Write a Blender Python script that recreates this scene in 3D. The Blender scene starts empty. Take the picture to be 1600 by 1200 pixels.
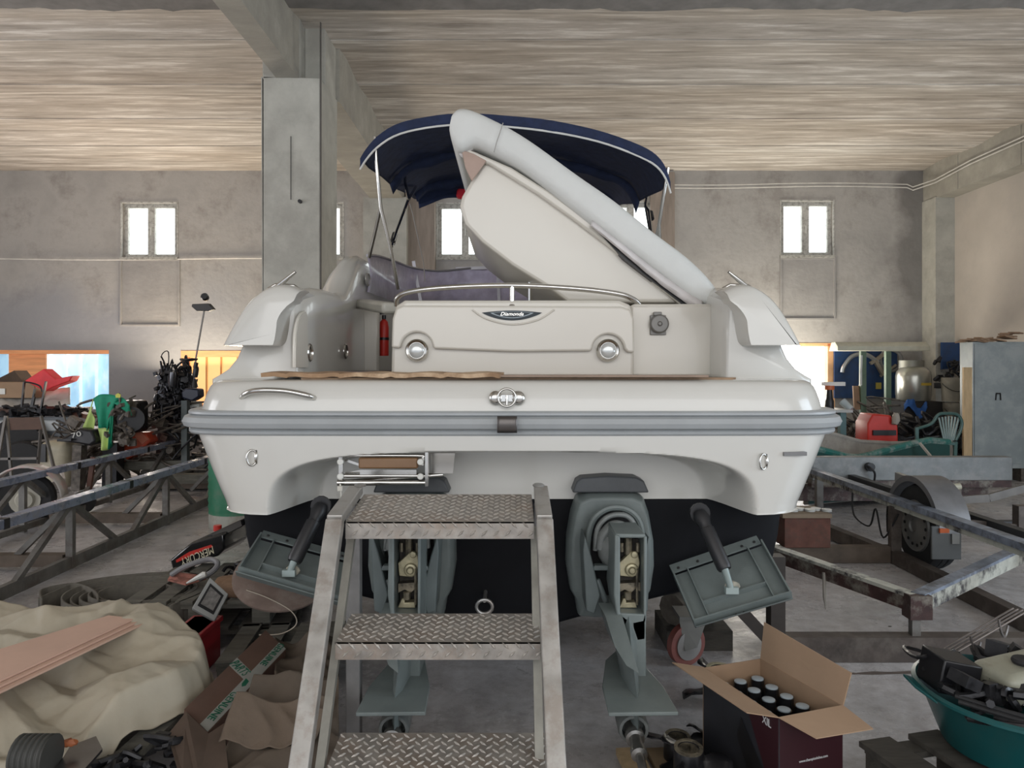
import bpy, bmesh, math, random
from mathutils import Vector, Matrix, noise
R = random.Random(7)
PI = math.pi
C = bpy.context.scene.collection
SC = bpy.context.scene
# ------------------------------------------------------------------ camera
F = 1150.0; HZ = 570.0; EYE = 1.75
cd = bpy.data.cameras.new('camera'); cam = bpy.data.objects.new('camera', cd); C.objects.link(cam)
cd.sensor_width = 36; cd.lens = F/1600*36
cam.location = (0, 0, EYE); cam.rotation_euler = (PI/2, 0, 0)
cd.shift_y = -(600-HZ)/1600
SC.camera = cam
# ------------------------------------------------------------------ light
SC.view_settings.view_transform = 'Standard'; SC.view_settings.look = 'None'
SC.view_settings.gamma = 1; SC.view_settings.exposure = 0.0
SC.view_settings.use_curve_mapping = False
wd = bpy.data.worlds.new('world'); SC.world = wd; wd.use_nodes = True
bg = wd.node_tree.nodes['Background']; bg.inputs[0].default_value = (.86, .91, 1, 1); bg.inputs[1].default_value = 1.2
def area(name, loc, rot, sx, sy, power, col):
    l = bpy.data.lights.new(name, 'AREA'); l.shape = 'RECTANGLE'; l.size = sx; l.size_y = sy
    l.energy = power; l.color = col
    o = bpy.data.objects.new(name, l); C.objects.link(o); o.location = loc; o.rotation_euler = rot
    return o
area('gate_daylight', (1.0, -4.5, 3.6), (PI/2, 0, 0), 14, 3.4, 300, (1, .975, .935))
area('low_opening_daylight_left', (-7.5, 13.6, 1.4), (-PI/2-.5, 0, 0), 2.4, 1.1, 90, (1, .88, .80))
area('low_opening_daylight_middle', (-5.8, 13.35, 1.3), (-PI/2-1.1, 0, 0), 2.0, .9, 110, (1, .86, .66))
area('low_opening_daylight_right', (4.6, 13.35, 1.4), (-PI/2-1.1, 0, 0), 2.4, .9, 130, (1, .93, .80))
# added fill lamps before the closed side walls, brightening back wall and floor
area('left_fill_light', (-11.2, 5.0, 2.4), (PI/2+.1, 0, -PI/2+.5), 7, 4.0, 430, (.95, .96, 1))
area('right_fill_light', (7.9, 3.0, 2.2), (PI/2+.1, 0, PI/2-.45), 5, 3.6, 330, (.74, .87, 1))
# ------------------------------------------------------------------ materials
MATS = {}
def nodes(m): return m.node_tree.nodes, m.node_tree.links
def mat(name, col, rough=.5, metal=0, var=.12, scale=6, bump=0, coat=0, bscale=None, stretch=None, dirt=None, dscale=3, damt=.5, rvar=0, emis=0, alpha=1, trans=0):
    if name in MATS: return MATS[name]
    m = bpy.data.materials.new(name); m.use_nodes = True; N, L = nodes(m)
    b = N['Principled BSDF']
    tc = N.new('ShaderNodeTexCoord'); mp = N.new('ShaderNodeMapping'); L.new(tc.outputs['Object'], mp.inputs[0])
    if stretch: mp.inputs['Scale'].default_value = stretch
    nz = N.new('ShaderNodeTexNoise'); nz.inputs['Scale'].default_value = scale; nz.inputs['Detail'].default_value = 6
    nz.inputs['Roughness'].default_value = .6
    L.new(mp.outputs[0], nz.inputs[0])
    rp = N.new('ShaderNodeValToRGB'); L.new(nz.outputs[0], rp.inputs[0])
    rp.color_ramp.elements[0].position = .3; rp.color_ramp.elements[1].position = .7
    rp.color_ramp.elements[0].color = tuple(c*(1-var) for c in col)+(1,)
    rp.color_ramp.elements[1].color = tuple(min(1, c*(1+var)) for c in col)+(1,)
    out = rp.outputs[0]
    if dirt:
        n2 = N.new('ShaderNodeTexNoise'); n2.inputs['Scale'].default_value = dscale; n2.inputs['Detail'].default_value = 8
        n2.inputs['Roughness'].default_value = .7
        L.new(mp.outputs[0], n2.inputs[0])
        r2 = N.new('ShaderNodeValToRGB'); L.new(n2.outputs[0], r2.inputs[0])
        r2.color_ramp.elements[0].position = .48; r2.color_ramp.elements[1].position = .62
        r2.color_ramp.elements[0].color = (0, 0, 0, 1); r2.color_ramp.elements[1].color = (damt, damt, damt, 1)
        mx = N.new('ShaderNodeMix'); mx.data_type = 'RGBA'
        L.new(r2.outputs[0], mx.inputs[0]); L.new(out, mx.inputs[6]); mx.inputs[7].default_value = tuple(dirt)+(1,)
        out = mx.outputs[2]
    L.new(out, b.inputs['Base Color'])
    b.inputs['Roughness'].default_value = rough; b.inputs['Metallic'].default_value = metal
    b.inputs['Coat Weight'].default_value = coat
    b.inputs['Transmission Weight'].default_value = trans
    b.inputs['Alpha'].default_value = alpha
    if rvar:
        mr = N.new('ShaderNodeMapRange'); L.new(nz.outputs[0], mr.inputs[0])
        mr.inputs[1].default_value = .35; mr.inputs[2].default_value = .65
        mr.inputs[3].default_value = max(.02, rough-rvar); mr.inputs[4].default_value = min(1, rough+rvar)
        L.new(mr.outputs[0], b.inputs['Roughness'])
    if bump:
        n3 = N.new('ShaderNodeTexNoise'); n3.inputs['Scale'].default_value = bscale or scale*4; n3.inputs['Detail'].default_value = 5
        L.new(mp.outputs[0], n3.inputs[0])
        bp = N.new('ShaderNodeBump'); bp.inputs['Strength'].default_value = bump; bp.inputs['Distance'].default_value = .02
        L.new(n3.outputs[0], bp.inputs['Height']); L.new(bp.outputs[0], b.inputs['Normal'])
    if emis:
        L.new(out, b.inputs['Emission Color']); b.inputs['Emission Strength'].default_value = emis
    MATS[name] = m; return m
def streak_mat(name, stops, sx, sz, rough=.85, big=None):
    """long streaks along x, stained concrete"""
    m = bpy.data.materials.new(name); m.use_nodes = True; N, L = nodes(m); b = N['Principled BSDF']
    tc = N.new('ShaderNodeTexCoord'); mp = N.new('ShaderNodeMapping'); L.new(tc.outputs['Object'], mp.inputs[0])
    mp.inputs['Scale'].default_value = (sx, sz, sz)
    nz = N.new('ShaderNodeTexNoise'); nz.inputs['Scale'].default_value = 1; nz.inputs['Detail'].default_value = 10; nz.inputs['Roughness'].default_value = .68
    L.new(mp.outputs[0], nz.inputs[0])
    rp = N.new('ShaderNodeValToRGB'); L.new(nz.outputs[0], rp.inputs[0])
    e = rp.color_ramp.elements
    e[0].position = stops[0][0]; e[0].color = stops[0][1]+(1,); e[1].position = stops[-1][0]; e[1].color = stops[-1][1]+(1,)
    for p, c in stops[1:-1]:
        q = e.new(p); q.color = c+(1,)
    out = rp.outputs[0]
    if big:
        mp2 = N.new('ShaderNodeMapping'); L.new(tc.outputs['Object'], mp2.inputs[0]); mp2.inputs['Scale'].default_value = (.12, .9, .9)
        n2 = N.new('ShaderNodeTexNoise'); n2.inputs['Scale'].default_value = 1.2; n2.inputs['Detail'].default_value = 3; L.new(mp2.outputs[0], n2.inputs[0])
        r2 = N.new('ShaderNodeValToRGB'); L.new(n2.outputs[0], r2.inputs[0]); r2.color_ramp.elements[0].position = .35; r2.color_ramp.elements[1].position = .65
        r2.color_ramp.elements[0].color = big[0]+(1,); r2.color_ramp.elements[1].color = big[1]+(1,)
        mx = N.new('ShaderNodeMix'); mx.data_type = 'RGBA'; mx.blend_type = 'MULTIPLY'; mx.inputs[0].default_value = 1
        L.new(out, mx.inputs[6]); L.new(r2.outputs[0], mx.inputs[7]); out = mx.outputs[2]
    L.new(out, b.inputs['Base Color']); b.inputs['Roughness'].default_value = rough
    bp = N.new('ShaderNodeBump'); bp.inputs['Strength'].default_value = .5; bp.inputs['Distance'].default_value = .03
    L.new(nz.outputs[0], bp.inputs['Height']); L.new(bp.outputs[0], b.inputs['Normal'])
    MATS[name] = m; return m
# ------------------------------------------------------------------ geometry
def W(px, py, Y):
    return Vector(((px-800)/F*Y, Y, EYE-(py-HZ)/F*Y))
def V(*a): return Vector(a)
OFF = {}
class G:
    def __init__(s): s.v = []; s.f = []; s.m = []
    def add(s, vs, fs, mi=0):
        n = len(s.v); s.v += [Vector(a) for a in vs]
        for q in fs: s.f.append([i+n for i in q]); s.m.append(mi)
        return s
    def box(s, c, d, rot=None, mi=0, top=1.0):
        c = Vector(c); hx, hy, hz = d[0]/2, d[1]/2, d[2]/2; vs = []
        for z in (-hz, hz):
            k = top if z > 0 else 1
            for x, y in ((-hx, -hy), (hx, -hy), (hx, hy), (-hx, hy)): vs.append(Vector((x*k, y*k, z)))
        if rot is not None:
            if not isinstance(rot, Matrix): rot = Matrix.Rotation(rot, 3, 'Z')
            vs = [rot @ a for a in vs]
        return s.add([a+c for a in vs], [(3,2,1,0),(4,5,6,7),(0,1,5,4),(1,2,6,5),(2,3,7,6),(3,0,4,7)], mi)
    def bb(s, x0, x1, y0, y1, z0, z1, mi=0):
        return s.box(((x0+x1)/2, (y0+y1)/2, (z0+z1)/2), (abs(x1-x0), abs(y1-y0), abs(z1-z0)), mi=mi)
    def bar(s, a, b, w, h, up=(0,0,1), mi=0):
        a = Vector(a); b = Vector(b); d = (b-a).normalized(); up = Vector(up)
        sd = d.cross(up)
        if sd.length < 1e-4: sd = d.cross(Vector((0,1,0)))
        sd.normalize(); u = sd.cross(d).normalized(); vs = []
        for p in (a, b):
            for i, j in ((-1,-1),(1,-1),(1,1),(-1,1)): vs.append(p+sd*i*w/2+u*j*h/2)
        return s.add(vs, [(3,2,1,0),(4,5,6,7),(0,1,5,4),(1,2,6,5),(2,3,7,6),(3,0,4,7)], mi)
    def tube(s, pts, r, n=8, mi=0, closed=False, cap=True):
        pts = [Vector(p) for p in pts]; k = len(pts); rr = r if isinstance(r, (list, tuple)) else [r]*k
        rings = []; prev = None
        for i, p in enumerate(pts):
            a = pts[(i-1) % k] if (closed or i > 0) else p; b = pts[(i+1) % k] if (closed or i < k-1) else p
            d = (b-a).normalized()
            if prev is None:
                u = d.cross(Vector((0,0,1)))
                if u.length < .1: u = d.cross(Vector((1,0,0)))
            else: u = prev-d*prev.dot(d)
            u.normalize(); prev = u; w = d.cross(u)
            rings.append([p+(u*math.cos(2*PI*j/n)+w*math.sin(2*PI*j/n))*rr[i] for j in range(n)])
        vs = [q for g in rings for q in g]; fs = []
        for i in range(k if closed else k-1):
            a = i*n; b = ((i+1) % k)*n
            for j in range(n): fs.append((a+j, a+(j+1) % n, b+(j+1) % n, b+j))
        if cap and not closed: fs.append(tuple(range(n))[::-1]); fs.append(tuple((k-1)*n+j for j in range(n)))
        return s.add(vs, fs, mi)
    def lathe(s, prof, base, axis=(0,0,1), n=20, mi=0, sx=1, sy=1):
        """prof: list of (radius, height) along axis"""
        base = Vector(base); ax = Vector(axis).normalized()
        u = ax.cross(Vector((0,0,1)))
        if u.length < .1: u = Vector((1,0,0))
        u.normalize(); w = ax.cross(u); vs = []; fs = []
        for r, h in prof:
            for j in range(n): vs.append(base+ax*h+(u*math.cos(2*PI*j/n)*sx+w*math.sin(2*PI*j/n)*sy)*max(r, 1e-4))
        for i in range(len(prof)-1):
            for j in range(n): fs.append((i*n+j, i*n+(j+1) % n, (i+1)*n+(j+1) % n, (i+1)*n+j))
        fs.append(tuple(range(n))[::-1]); fs.append(tuple((len(prof)-1)*n+j for j in range(n)))
        return s.add(vs, fs, mi)
    def prism(s, poly, vec, mi=0):
        poly = [Vector(p) for p in poly]; vec = Vector(vec); n = len(poly)
        return s.add(poly+[p+vec for p in poly], [tuple(range(n))[::-1], tuple(range(n, 2*n))]+[(i, (i+1) % n, n+(i+1) % n, n+i) for i in range(n)], mi)
    def loft(s, rings, closed=True, cap=True, mi=0):
        n = len(rings[0]); vs = [q for g in rings for q in g]; fs = []
        for i in range(len(rings)-1):
            for j in range(n if closed else n-1): fs.append((i*n+j, i*n+(j+1) % n, (i+1)*n+(j+1) % n, (i+1)*n+j))
        if cap and closed: fs.append(tuple(range(n))[::-1]); fs.append(tuple((len(rings)-1)*n+j for j in range(n)))
        return s.add(vs, fs, mi)
    def ball(s, c, r, n=10, sc=(1,1,1), jit=0, mi=0):
        c = Vector(c); rings = []
        for i in range(1, n):
            t = PI*i/n; g = []
            for j in range(n*2):
                a = PI*j/n; d = Vector((math.sin(t)*math.cos(a)*sc[0], math.sin(t)*math.sin(a)*sc[1], math.cos(t)*sc[2]))
                k = 1+(jit*noise.noise(d*2.3+c*3) if jit else 0)
                g.append(c+d*r*k)
            rings.append(g)
        return s.loft(rings, mi=mi)
    def build(s, name, mt, parent=None, bevel=0, smooth=38, solid=0, sub=0, seg=2, label=None, loc=None):
        me = bpy.data.meshes.new(name)
        if parent is not None: o0 = OFF[parent.name]
        elif loc is not None: o0 = Vector(loc)
        else:
            xs = [a.x for a in s.v]; ys = [a.y for a in s.v]; o0 = Vector(((min(xs)+max(xs))/2, (min(ys)+max(ys))/2, min(a.z for a in s.v)))
        bm = bmesh.new(); vv = [bm.verts.new(a-o0) for a in s.v]
        for q, mi in zip(s.f, s.m):
            if len(set(q)) < 3: continue
            try: fc = bm.faces.new([vv[i] for i in q]); fc.material_index = mi; fc.smooth = smooth > 0
            except ValueError: pass
        bmesh.ops.remove_doubles(bm, verts=bm.verts, dist=1e-5)
        bmesh.ops.recalc_face_normals(bm, faces=bm.faces)
        bm.to_mesh(me); bm.free()
        if smooth > 0: me.set_sharp_from_angle(angle=math.radians(smooth))
        for q in (mt if isinstance(mt, (list, tuple)) else [mt]): me.materials.append(q)
        o = bpy.data.objects.new(name, me); C.objects.link(o); OFF[o.name] = o0
        if parent is not None: o.parent = parent
        else: o.location = o0
        if solid:
            md = o.modifiers.new('solid', 'SOLIDIFY'); md.thickness = solid; md.offset = 0
        if bevel:
            md = o.modifiers.new('bevel', 'BEVEL'); md.width = bevel; md.segments = seg; md.limit_method = 'ANGLE'; md.angle_limit = math.radians(40)
            md.harden_normals = False
        if sub:
            md = o.modifiers.new('sub', 'SUBSURF'); md.levels = sub; md.render_levels = sub
        if label: o['label'] = label
        return o
def tag(o, label, cat, group=None, kind=None):
    o['label'] = label; o['category'] = cat
    if group: o['group'] = group
    if kind: o['kind'] = kind
    return o
def thing(name, loc, label, cat, group=None):
    o = bpy.data.objects.new(name, None); C.objects.link(o); o.location = loc; OFF[o.name] = Vector(loc)
    o.empty_display_size = .1
    return tag(o, label, cat, group)
def struct(o): o['kind'] = 'structure'; return o
def text(name, s, mt, parent, origin, xdir, up, height, depth=.001, width=None, shear=0, label=None, italic=0):
    cu = bpy.data.curves.new(name, 'FONT'); cu.body = s; cu.size = 1; cu.extrude = .02; cu.align_x = 'CENTER'; cu.align_y = 'CENTER'; cu.shear = shear
    t = bpy.data.objects.new(name, cu); C.objects.link(t)
    bpy.context.view_layer.update()
    me = bpy.data.meshes.new_from_object(t.evaluated_get(bpy.context.evaluated_depsgraph_get()))
    bpy.data.objects.remove(t); bpy.data.curves.remove(cu)
    xs = [v.co.x for v in me.vertices]; ys = [v.co.y for v in me.vertices]
    cx, cy = (min(xs)+max(xs))/2, (min(ys)+max(ys))/2; sy = height/(max(ys)-min(ys)); sx = (width/(max(xs)-min(xs))) if width else sy
    X = Vector(xdir).normalized(); Z = Vector(up); Z = (Z-X*Z.dot(X)).normalized(); N = X.cross(Z); o0 = OFF[parent.name]
    for v in me.vertices:
        c = v.co.copy(); v.co = Vector(origin)-o0+X*(c.x-cx)*sx+Z*(c.y-cy)*sy+N*c.z/.02*depth
    me.name = name; me.materials.clear(); me.materials.append(mt)
    o = bpy.data.objects.new(name, me); C.objects.link(o); o.parent = parent; OFF[o.name] = o0
    if label: o['label'] = label
    return o
def copy_tree(o, parent=None):
    c = o.copy(); C.objects.link(c)
    if parent is not None: c.parent = parent
    for ch in [q for q in bpy.data.objects if q.parent == o]: copy_tree(ch, c)
    return c
def lerp(a, b, t): return a+(b-a)*t
def sst(t): t = max(0, min(1, t)); return t*t*(3-2*t)
def interp(pts, x):
    if x <= pts[0][0]: return pts[0][1]
    for (a, b), (c, d) in zip(pts, pts[1:]):
        if x <= c: return b+(d-b)*(x-a)/(c-a)
    return pts[-1][1]
def spline(pts, n=6):
    pts = [Vector(p) for p in pts]; out = []
    for i in range(len(pts)-1):
        p0 = pts[max(i-1, 0)]; p1 = pts[i]; p2 = pts[i+1]; p3 = pts[min(i+2, len(pts)-1)]
        for k in range(n):
            t = k/n
            out.append(.5*((2*p1)+(p2-p0)*t+(2*p0-5*p1+4*p2-p3)*t*t+(3*p1-p0-3*p2+p3)*t**3))
    return out+[pts[-1]]
# palette
conc = mat('column_concrete', (.46,.45,.40), .85, var=.14, scale=3, bump=.25, dirt=(.30,.28,.25), dscale=1.6, damt=.45)
steel = mat('polished_steel', (.62,.61,.58), .18, 1, var=.05)
galv = mat('galvanised_steel', (.42,.42,.41), .42, .75, var=.2, scale=9, rvar=.12, dirt=(.30,.24,.19), dscale=7, damt=.5)
gel = mat('white_gelcoat', (.61,.60,.56), .2, var=.015, scale=2, coat=.35)
gelc = mat('cream_gelcoat', (.64,.61,.545), .25, var=.015, scale=2, coat=.25)
anti = mat('black_antifouling', (.0045,.005,.007), .7, var=.3, scale=5)
anti.node_tree.nodes['Principled BSDF'].inputs['Specular IOR Level'].default_value = .2
rubm = mat('grey_rub_strip', (.36,.38,.39), .38, var=.06)
vinyl = mat('white_vinyl', (.62,.63,.61), .5, var=.05, scale=3, bump=.3, bscale=9)
navy = mat('navy_canvas', (.011,.020,.058), .85, var=.25, scale=14, bump=.25, bscale=14)
blackp = mat('black_plastic', (.012,.012,.014), .4, var=.2)
rubber = mat('black_rubber', (.016,.016,.017), .75, var=.25, scale=20)
dgrey = mat('drive_grey_paint', (.175,.205,.20), .42, var=.07, scale=8, dirt=(.14,.165,.165), dscale=9, damt=.4)
grease = mat('greasy_metal', (.25,.22,.16), .4, .6, var=.4, scale=25, dirt=(.05,.045,.04), dscale=18, damt=.8)
brass = mat('zinc_yellow_metal', (.42,.38,.25), .4, .5, var=.3, scale=25)
card = mat('cardboard', (.33,.22,.14), .9, var=.1, scale=5)
cardd = mat('dark_cardboard', (.085,.058,.042), .9, var=.2, scale=6, dirt=(.07,.05,.035), dscale=4, damt=.5)
wood = mat('old_timber', (.13,.095,.065), .8, var=.35, scale=4, stretch=(1,6,6), bump=.2)
woodg = mat('grey_timber', (.13,.125,.105), .85, var=.35, scale=5, stretch=(1,5,5), bump=.25)
woodp = mat('pale_timber', (.52,.38,.22), .75, var=.15, scale=4, stretch=(6,6,1))
teak = mat('teak', (.26,.17,.10), .6, var=.3, scale=9, stretch=(1,12,1))
scrap = mat('oily_black_metal', (.03,.03,.033), .42, .5, var=.6, scale=16, rvar=.15)
scrap2 = mat('dusty_scrap_metal', (.12,.105,.09), .6, .3, var=.6, scale=12)
red = mat('red_plastic', (.55,.03,.02), .4, var=.12)
glassw = mat('lamp_glass', (.62,.64,.63), .12, .3, var=.1)
greenst = mat('green_paint', (.035,.20,.11), .45, var=.15, scale=5, dirt=(.16,.16,.13), dscale=5, damt=.4)
whitep = mat('white_plastic', (.66,.66,.62), .4, var=.05)
blue = mat('blue_cloth', (.02,.09,.30), .8, var=.2)
# ------------------------------------------------------------------ setting
wallm = mat('wall_plaster', (.44,.42,.395), .9, var=.2, scale=1.1, bump=.35, bscale=10, dirt=(.27,.25,.23), dscale=1.1, damt=.75)
walll = mat('side_wall_plaster', (.50,.45,.40), .9, var=.08, scale=1.2, bump=.2, bscale=10, dirt=(.40,.37,.34), dscale=.8, damt=.4)
patch = mat('grey_plaster_patch', (.34,.325,.31), .9, var=.12, scale=2.5, bump=.3, bscale=12)
# lower, greyer render coat on the wall: a change of plaster by height
def two_coat(m, z0, col):
    N, L = nodes(m); b = N['Principled BSDF']; src = b.inputs['Base Color'].links[0].from_socket
    g = N.new('ShaderNodeNewGeometry'); sp = N.new('ShaderNodeSeparateXYZ'); L.new(g.outputs['Position'], sp.inputs[0])
    n = N.new('ShaderNodeTexNoise'); n.inputs['Scale'].default_value = .7; n.inputs['Detail'].default_value = 6
    L.new(g.outputs['Position'], n.inputs[0])
    ma = N.new('ShaderNodeMath'); ma.operation = 'MULTIPLY_ADD'; L.new(n.outputs[0], ma.inputs[0]); ma.inputs[1].default_value = 1.6; L.new(sp.outputs[2], ma.inputs[2])
    mr = N.new('ShaderNodeMapRange'); L.new(ma.outputs[0], mr.inputs[0]); mr.inputs[1].default_value = z0+1.1; mr.inputs[2].default_value = z0+.4; mr.inputs[3].default_value = 0; mr.inputs[4].default_value = .8
    # grey only to the left of the pillar
    mx2 = N.new('ShaderNodeMapRange'); L.new(sp.outputs[0], mx2.inputs[0]); mx2.inputs[1].default_value = -1; mx2.inputs[2].default_value = 3; mx2.inputs[3].default_value = 1; mx2.inputs[4].default_value = 0
    mu = N.new('ShaderNodeMath'); mu.operation = 'MULTIPLY'; L.new(mr.outputs[0], mu.inputs[0]); L.new(mx2.outputs[0], mu.inputs[1])
    mx = N.new('ShaderNodeMix'); mx.data_type = 'RGBA'; L.new(mu.outputs[0], mx.inputs[0]); L.new(src, mx.inputs[6]); mx.inputs[7].default_value = col+(1,)
    # damp stain beside the right back corner
    s1 = N.new('ShaderNodeMapRange'); L.new(sp.outputs[0], s1.inputs[0]); s1.inputs[1].default_value = 6.6; s1.inputs[2].default_value = 7.7; s1.inputs[3].default_value = 0; s1.inputs[4].default_value = .55
    s2 = N.new('ShaderNodeMath'); s2.operation = 'ADD'; L.new(s1.outputs[0], s2.inputs[0]); L.new(n.outputs[0], s2.inputs[1])
    s3 = N.new('ShaderNodeMapRange'); L.new(s2.outputs[0], s3.inputs[0]); s3.inputs[1].default_value = .86; s3.inputs[2].default_value = 1.0; s3.inputs[3].default_value = 0; s3.inputs[4].default_value = .75
    m3 = N.new('ShaderNodeMix'); m3.data_type = 'RGBA'; L.new(s3.outputs[0], m3.inputs[0]); L.new(mx.outputs[2], m3.inputs[6]); m3.inputs[7].default_value = (.17,.16,.15,1)
    L.new(m3.outputs[2], b.inputs['Base Color'])
two_coat(wallm, 3.2, (.30,.305,.325))
ceilm = streak_mat('ceiling_concrete', [(.30,(.30,.265,.23)), (.45,(.50,.455,.40)), (.53,(.58,.53,.475)), (.62,(.80,.76,.70))], .8, 9, big=((.84,.80,.76),(1,1,1)))
ceild = mat('dark_beam_stain', (.22,.21,.20), .9, var=.2, scale=4)
beamm = streak_mat('beam_concrete', [(.3,(.30,.285,.25)), (.55,(.38,.36,.31)), (.75,(.48,.46,.41))], 1.2, 2.5)
# floor
fm = bpy.data.materials.new('floor_concrete'); fm.use_nodes = True; N, L = nodes(fm); b = N['Principled BSDF']
tc = N.new('ShaderNodeTexCoord')
def nz(sc, det=8, ro=.65):
    n = N.new('ShaderNodeTexNoise'); n.inputs['Scale'].default_value = sc; n.inputs['Detail'].default_value = det; n.inputs['Roughness'].default_value = ro
    L.new(tc.outputs['Object'], n.inputs[0]); return n
def rmp(src, p0, c0, p1, c1):
    r = N.new('ShaderNodeValToRGB'); L.new(src, r.inputs[0]); e = r.color_ramp.elements
    e[0].position = p0; e[0].color = c0+(1,); e[1].position = p1; e[1].color = c1+(1,); return r
a = rmp(nz(1.1).outputs[0], .35, (.43,.42,.425), .65, (.64,.62,.62)); c = rmp(nz(9, 10, .75).outputs[0], .3, (.55,.52,.50), .62, (1,1,1))
mx = N.new('ShaderNodeMix'); mx.data_type = 'RGBA'; mx.blend_type = 'MULTIPLY'; mx.inputs[0].default_value = .9
L.new(a.outputs[0], mx.inputs[6]); L.new(c.outputs[0], mx.inputs[7]); L.new(mx.outputs[2], b.inputs['Base Color'])
mr = N.new('ShaderNodeMapRange'); L.new(nz(1.6, 10, .72).outputs[0], mr.inputs[0]); mr.inputs[1].default_value = .4; mr.inputs[2].default_value = .6; mr.inputs[3].default_value = .16; mr.inputs[4].default_value = .5
L.new(mr.outputs[0], b.inputs['Roughness'])
bp = N.new('ShaderNodeBump'); bp.inputs['Strength'].default_value = .35; bp.inputs['Distance'].default_value = .015; L.new(nz(6, 10, .7).outputs[0], bp.inputs['Height']); L.new(bp.outputs[0], b.inputs['Normal'])
XL, XR, YB, ZC, YF = -11.5, 8.15, 14.0, 5.43, -4.6
g = G(); g.bb(XL-.3, XR+.3, -9, YB+.3, -.3, 0); struct(g.build('floor', fm, loc=(0,0,0)))

# ceiling: cambered precast planks with joints running across
g = G(); joints = [-4.6,-3.1,-1.6,-.1,1.4,2.9,4.4,5.9,7.58,8.33,9.66,11.0,12.37,14.3]
rows = []
for y0, y1 in zip(joints, joints[1:]):
    n = 8; rows.append((y0, ZC+.12))
    for i in range(n+1):
        t = i/n; rows.append((lerp(y0+.018, y1-.018, t), ZC+.045*math.sin(PI*t)**.8-.012*math.sin(3*PI*t)))
    rows.append((y1, ZC+.12))
g.loft([[V(XL-.3, y, z), V(XR+.3, y, z), V(XR+.3, y, z+.3), V(XL-.3, y, z+.3)] for y, z in rows])
struct(g.build('ceiling', ceilm, loc=(0,0,0), smooth=25))
# dark ragged-edged lower beam across the hall
g = G(); n = 160; ra = []; rb = []; rc = []
for i in range(n+1):
    x = lerp(XL, XR, i/n); e = 7.6+.10*noise.noise(V(x*1.1, 2, 0))+.06*noise.noise(V(x*5, 0, 3))
    ra.append(V(x, 6.4, ZC-.012)); rb.append(V(x, e, ZC-.012)); rc.append(V(x, e+.01, ZC+.02))
g.loft([ra, rb, rc], closed=False); struct(g.build('trim_1', ceild, loc=(0,0,ZC), smooth=0))
# back wall with openings
def wall_with_holes(x0, x1, z0, z1, holes, y0, y1):
    g = G(); xs = sorted({x0, x1, *[h[0] for h in holes], *[h[1] for h in holes]}); zs = sorted({z0, z1, *[h[2] for h in holes], *[h[3] for h in holes]})
    for a, b_ in zip(xs, xs[1:]):
        for c, d in zip(zs, zs[1:]):
            cx, cz = (a+b_)/2, (c+d)/2
            if any(h[0] < cx < h[1] and h[2] < cz < h[3] for h in holes): continue
            g.bb(a, b_, y0, y1, c, d)
    return g
def wx(p): return (p-800)/F*YB
def wz(p): return EYE-(p-HZ)/F*YB
wins = [(190,277,317,403), (524-60,536,317,403), (683,770,318,403), (950,1022,316,402), (1220,1302,314,400)]
niche = [(190,280,405,508), (0,0,0,0), (683,770,405,508), (950,1022,405,508), (1220,1303,403,498)]
lows = [(-60,170,549,640), (283,395,548,640), (1205,1303,538,640)]
holes = [(wx(a), wx(b_), wz(d), wz(c)) for a, b_, c, d in wins+lows]
g = wall_with_holes(XL-.3, XR, 0, ZC+.3, holes, YB, YB+.28)
struct(g.build('wall_back', wallm, loc=(0,YB,0), smooth=0))
def rect_frame(g, x0, x1, z0, z1, y0, y1, t, mi=0):
    g.bb(x0, x0+t, y0, y1, z0, z1, mi); g.bb(x1-t, x1, y0, y1, z0, z1, mi); g.bb(x0+t, x1-t, y0, y1, z0, z0+t, mi); g.bb(x0+t, x1-t, y0, y1, z1-t, z1, mi)
winf = mat('old_window_frame', (.52,.51,.47), .6, var=.1, dirt=(.16,.14,.12), dscale=14, damt=.6)
pane = mat('bright_window_pane', (.90,.97,1), .3, var=.03, scale=3, emis=2.2)
sill = mat('window_sill_stone', (.45,.44,.40), .8, var=.15, scale=12, dirt=(.15,.14,.12), dscale=20, damt=.7)
for i, (a, b_, c, d) in enumerate(wins):
    x0, x1, z0, z1 = wx(a), wx(b_), wz(d), wz(c)
    g = G(); g.bb(x0, x1, YB+.16, YB+.165, z0, z1); w = struct(g.build('window_%d' % (i+1), pane, smooth=0, loc=(x0,YB,z0)))
    g = G(); rect_frame(g, x0, x1, z0, z1, YB+.08, YB+.15, .05); xm = (x0+x1)/2
    g.bb(xm-.035, xm+.035, YB+.07, YB+.15, z0, z1); rect_frame(g, x0+.05, xm-.035, z0+.05, z1-.05, YB+.075, YB+.15, .032); rect_frame(g, xm+.035, x1-.05, z0+.05, z1-.05, YB+.075, YB+.15, .032)
    g.build('window_frame', winf, w, smooth=0)
    g = G(); rect_frame(g, x0-.02, x1+.02, z0-.02, z1+.02, YB-.012, YB+.02, .025); g.build('reveal_trim', winf, w, smooth=0)
    G().bb(x0-.02, x1+.02, YB-.05, YB+.12, z0-.04, z0+.01).build('window_sill', sill, w, smooth=0)
    G().bb(xm-.012, xm+.012, YB+.045, YB+.07, lerp(z0, z1, .42), lerp(z0, z1, .56)).build('window_handle', whitep, w, smooth=0)
    if niche[i][1]:
        a, b_, c, d = niche[i]; x0, x1, z0, z1 = wx(a), wx(b_), wz(d), wz(c)
        g = G(); rect_frame(g, x0-.02, x1+.02, z0-.02, z1+.0, YB-.03, YB+.01, .03); g.bb(x0+.01, x1-.01, YB-.006, YB+.01, z0+.01, z1)
        struct(g.build('trim_%d' % (i+2), patch, smooth=0))
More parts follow.
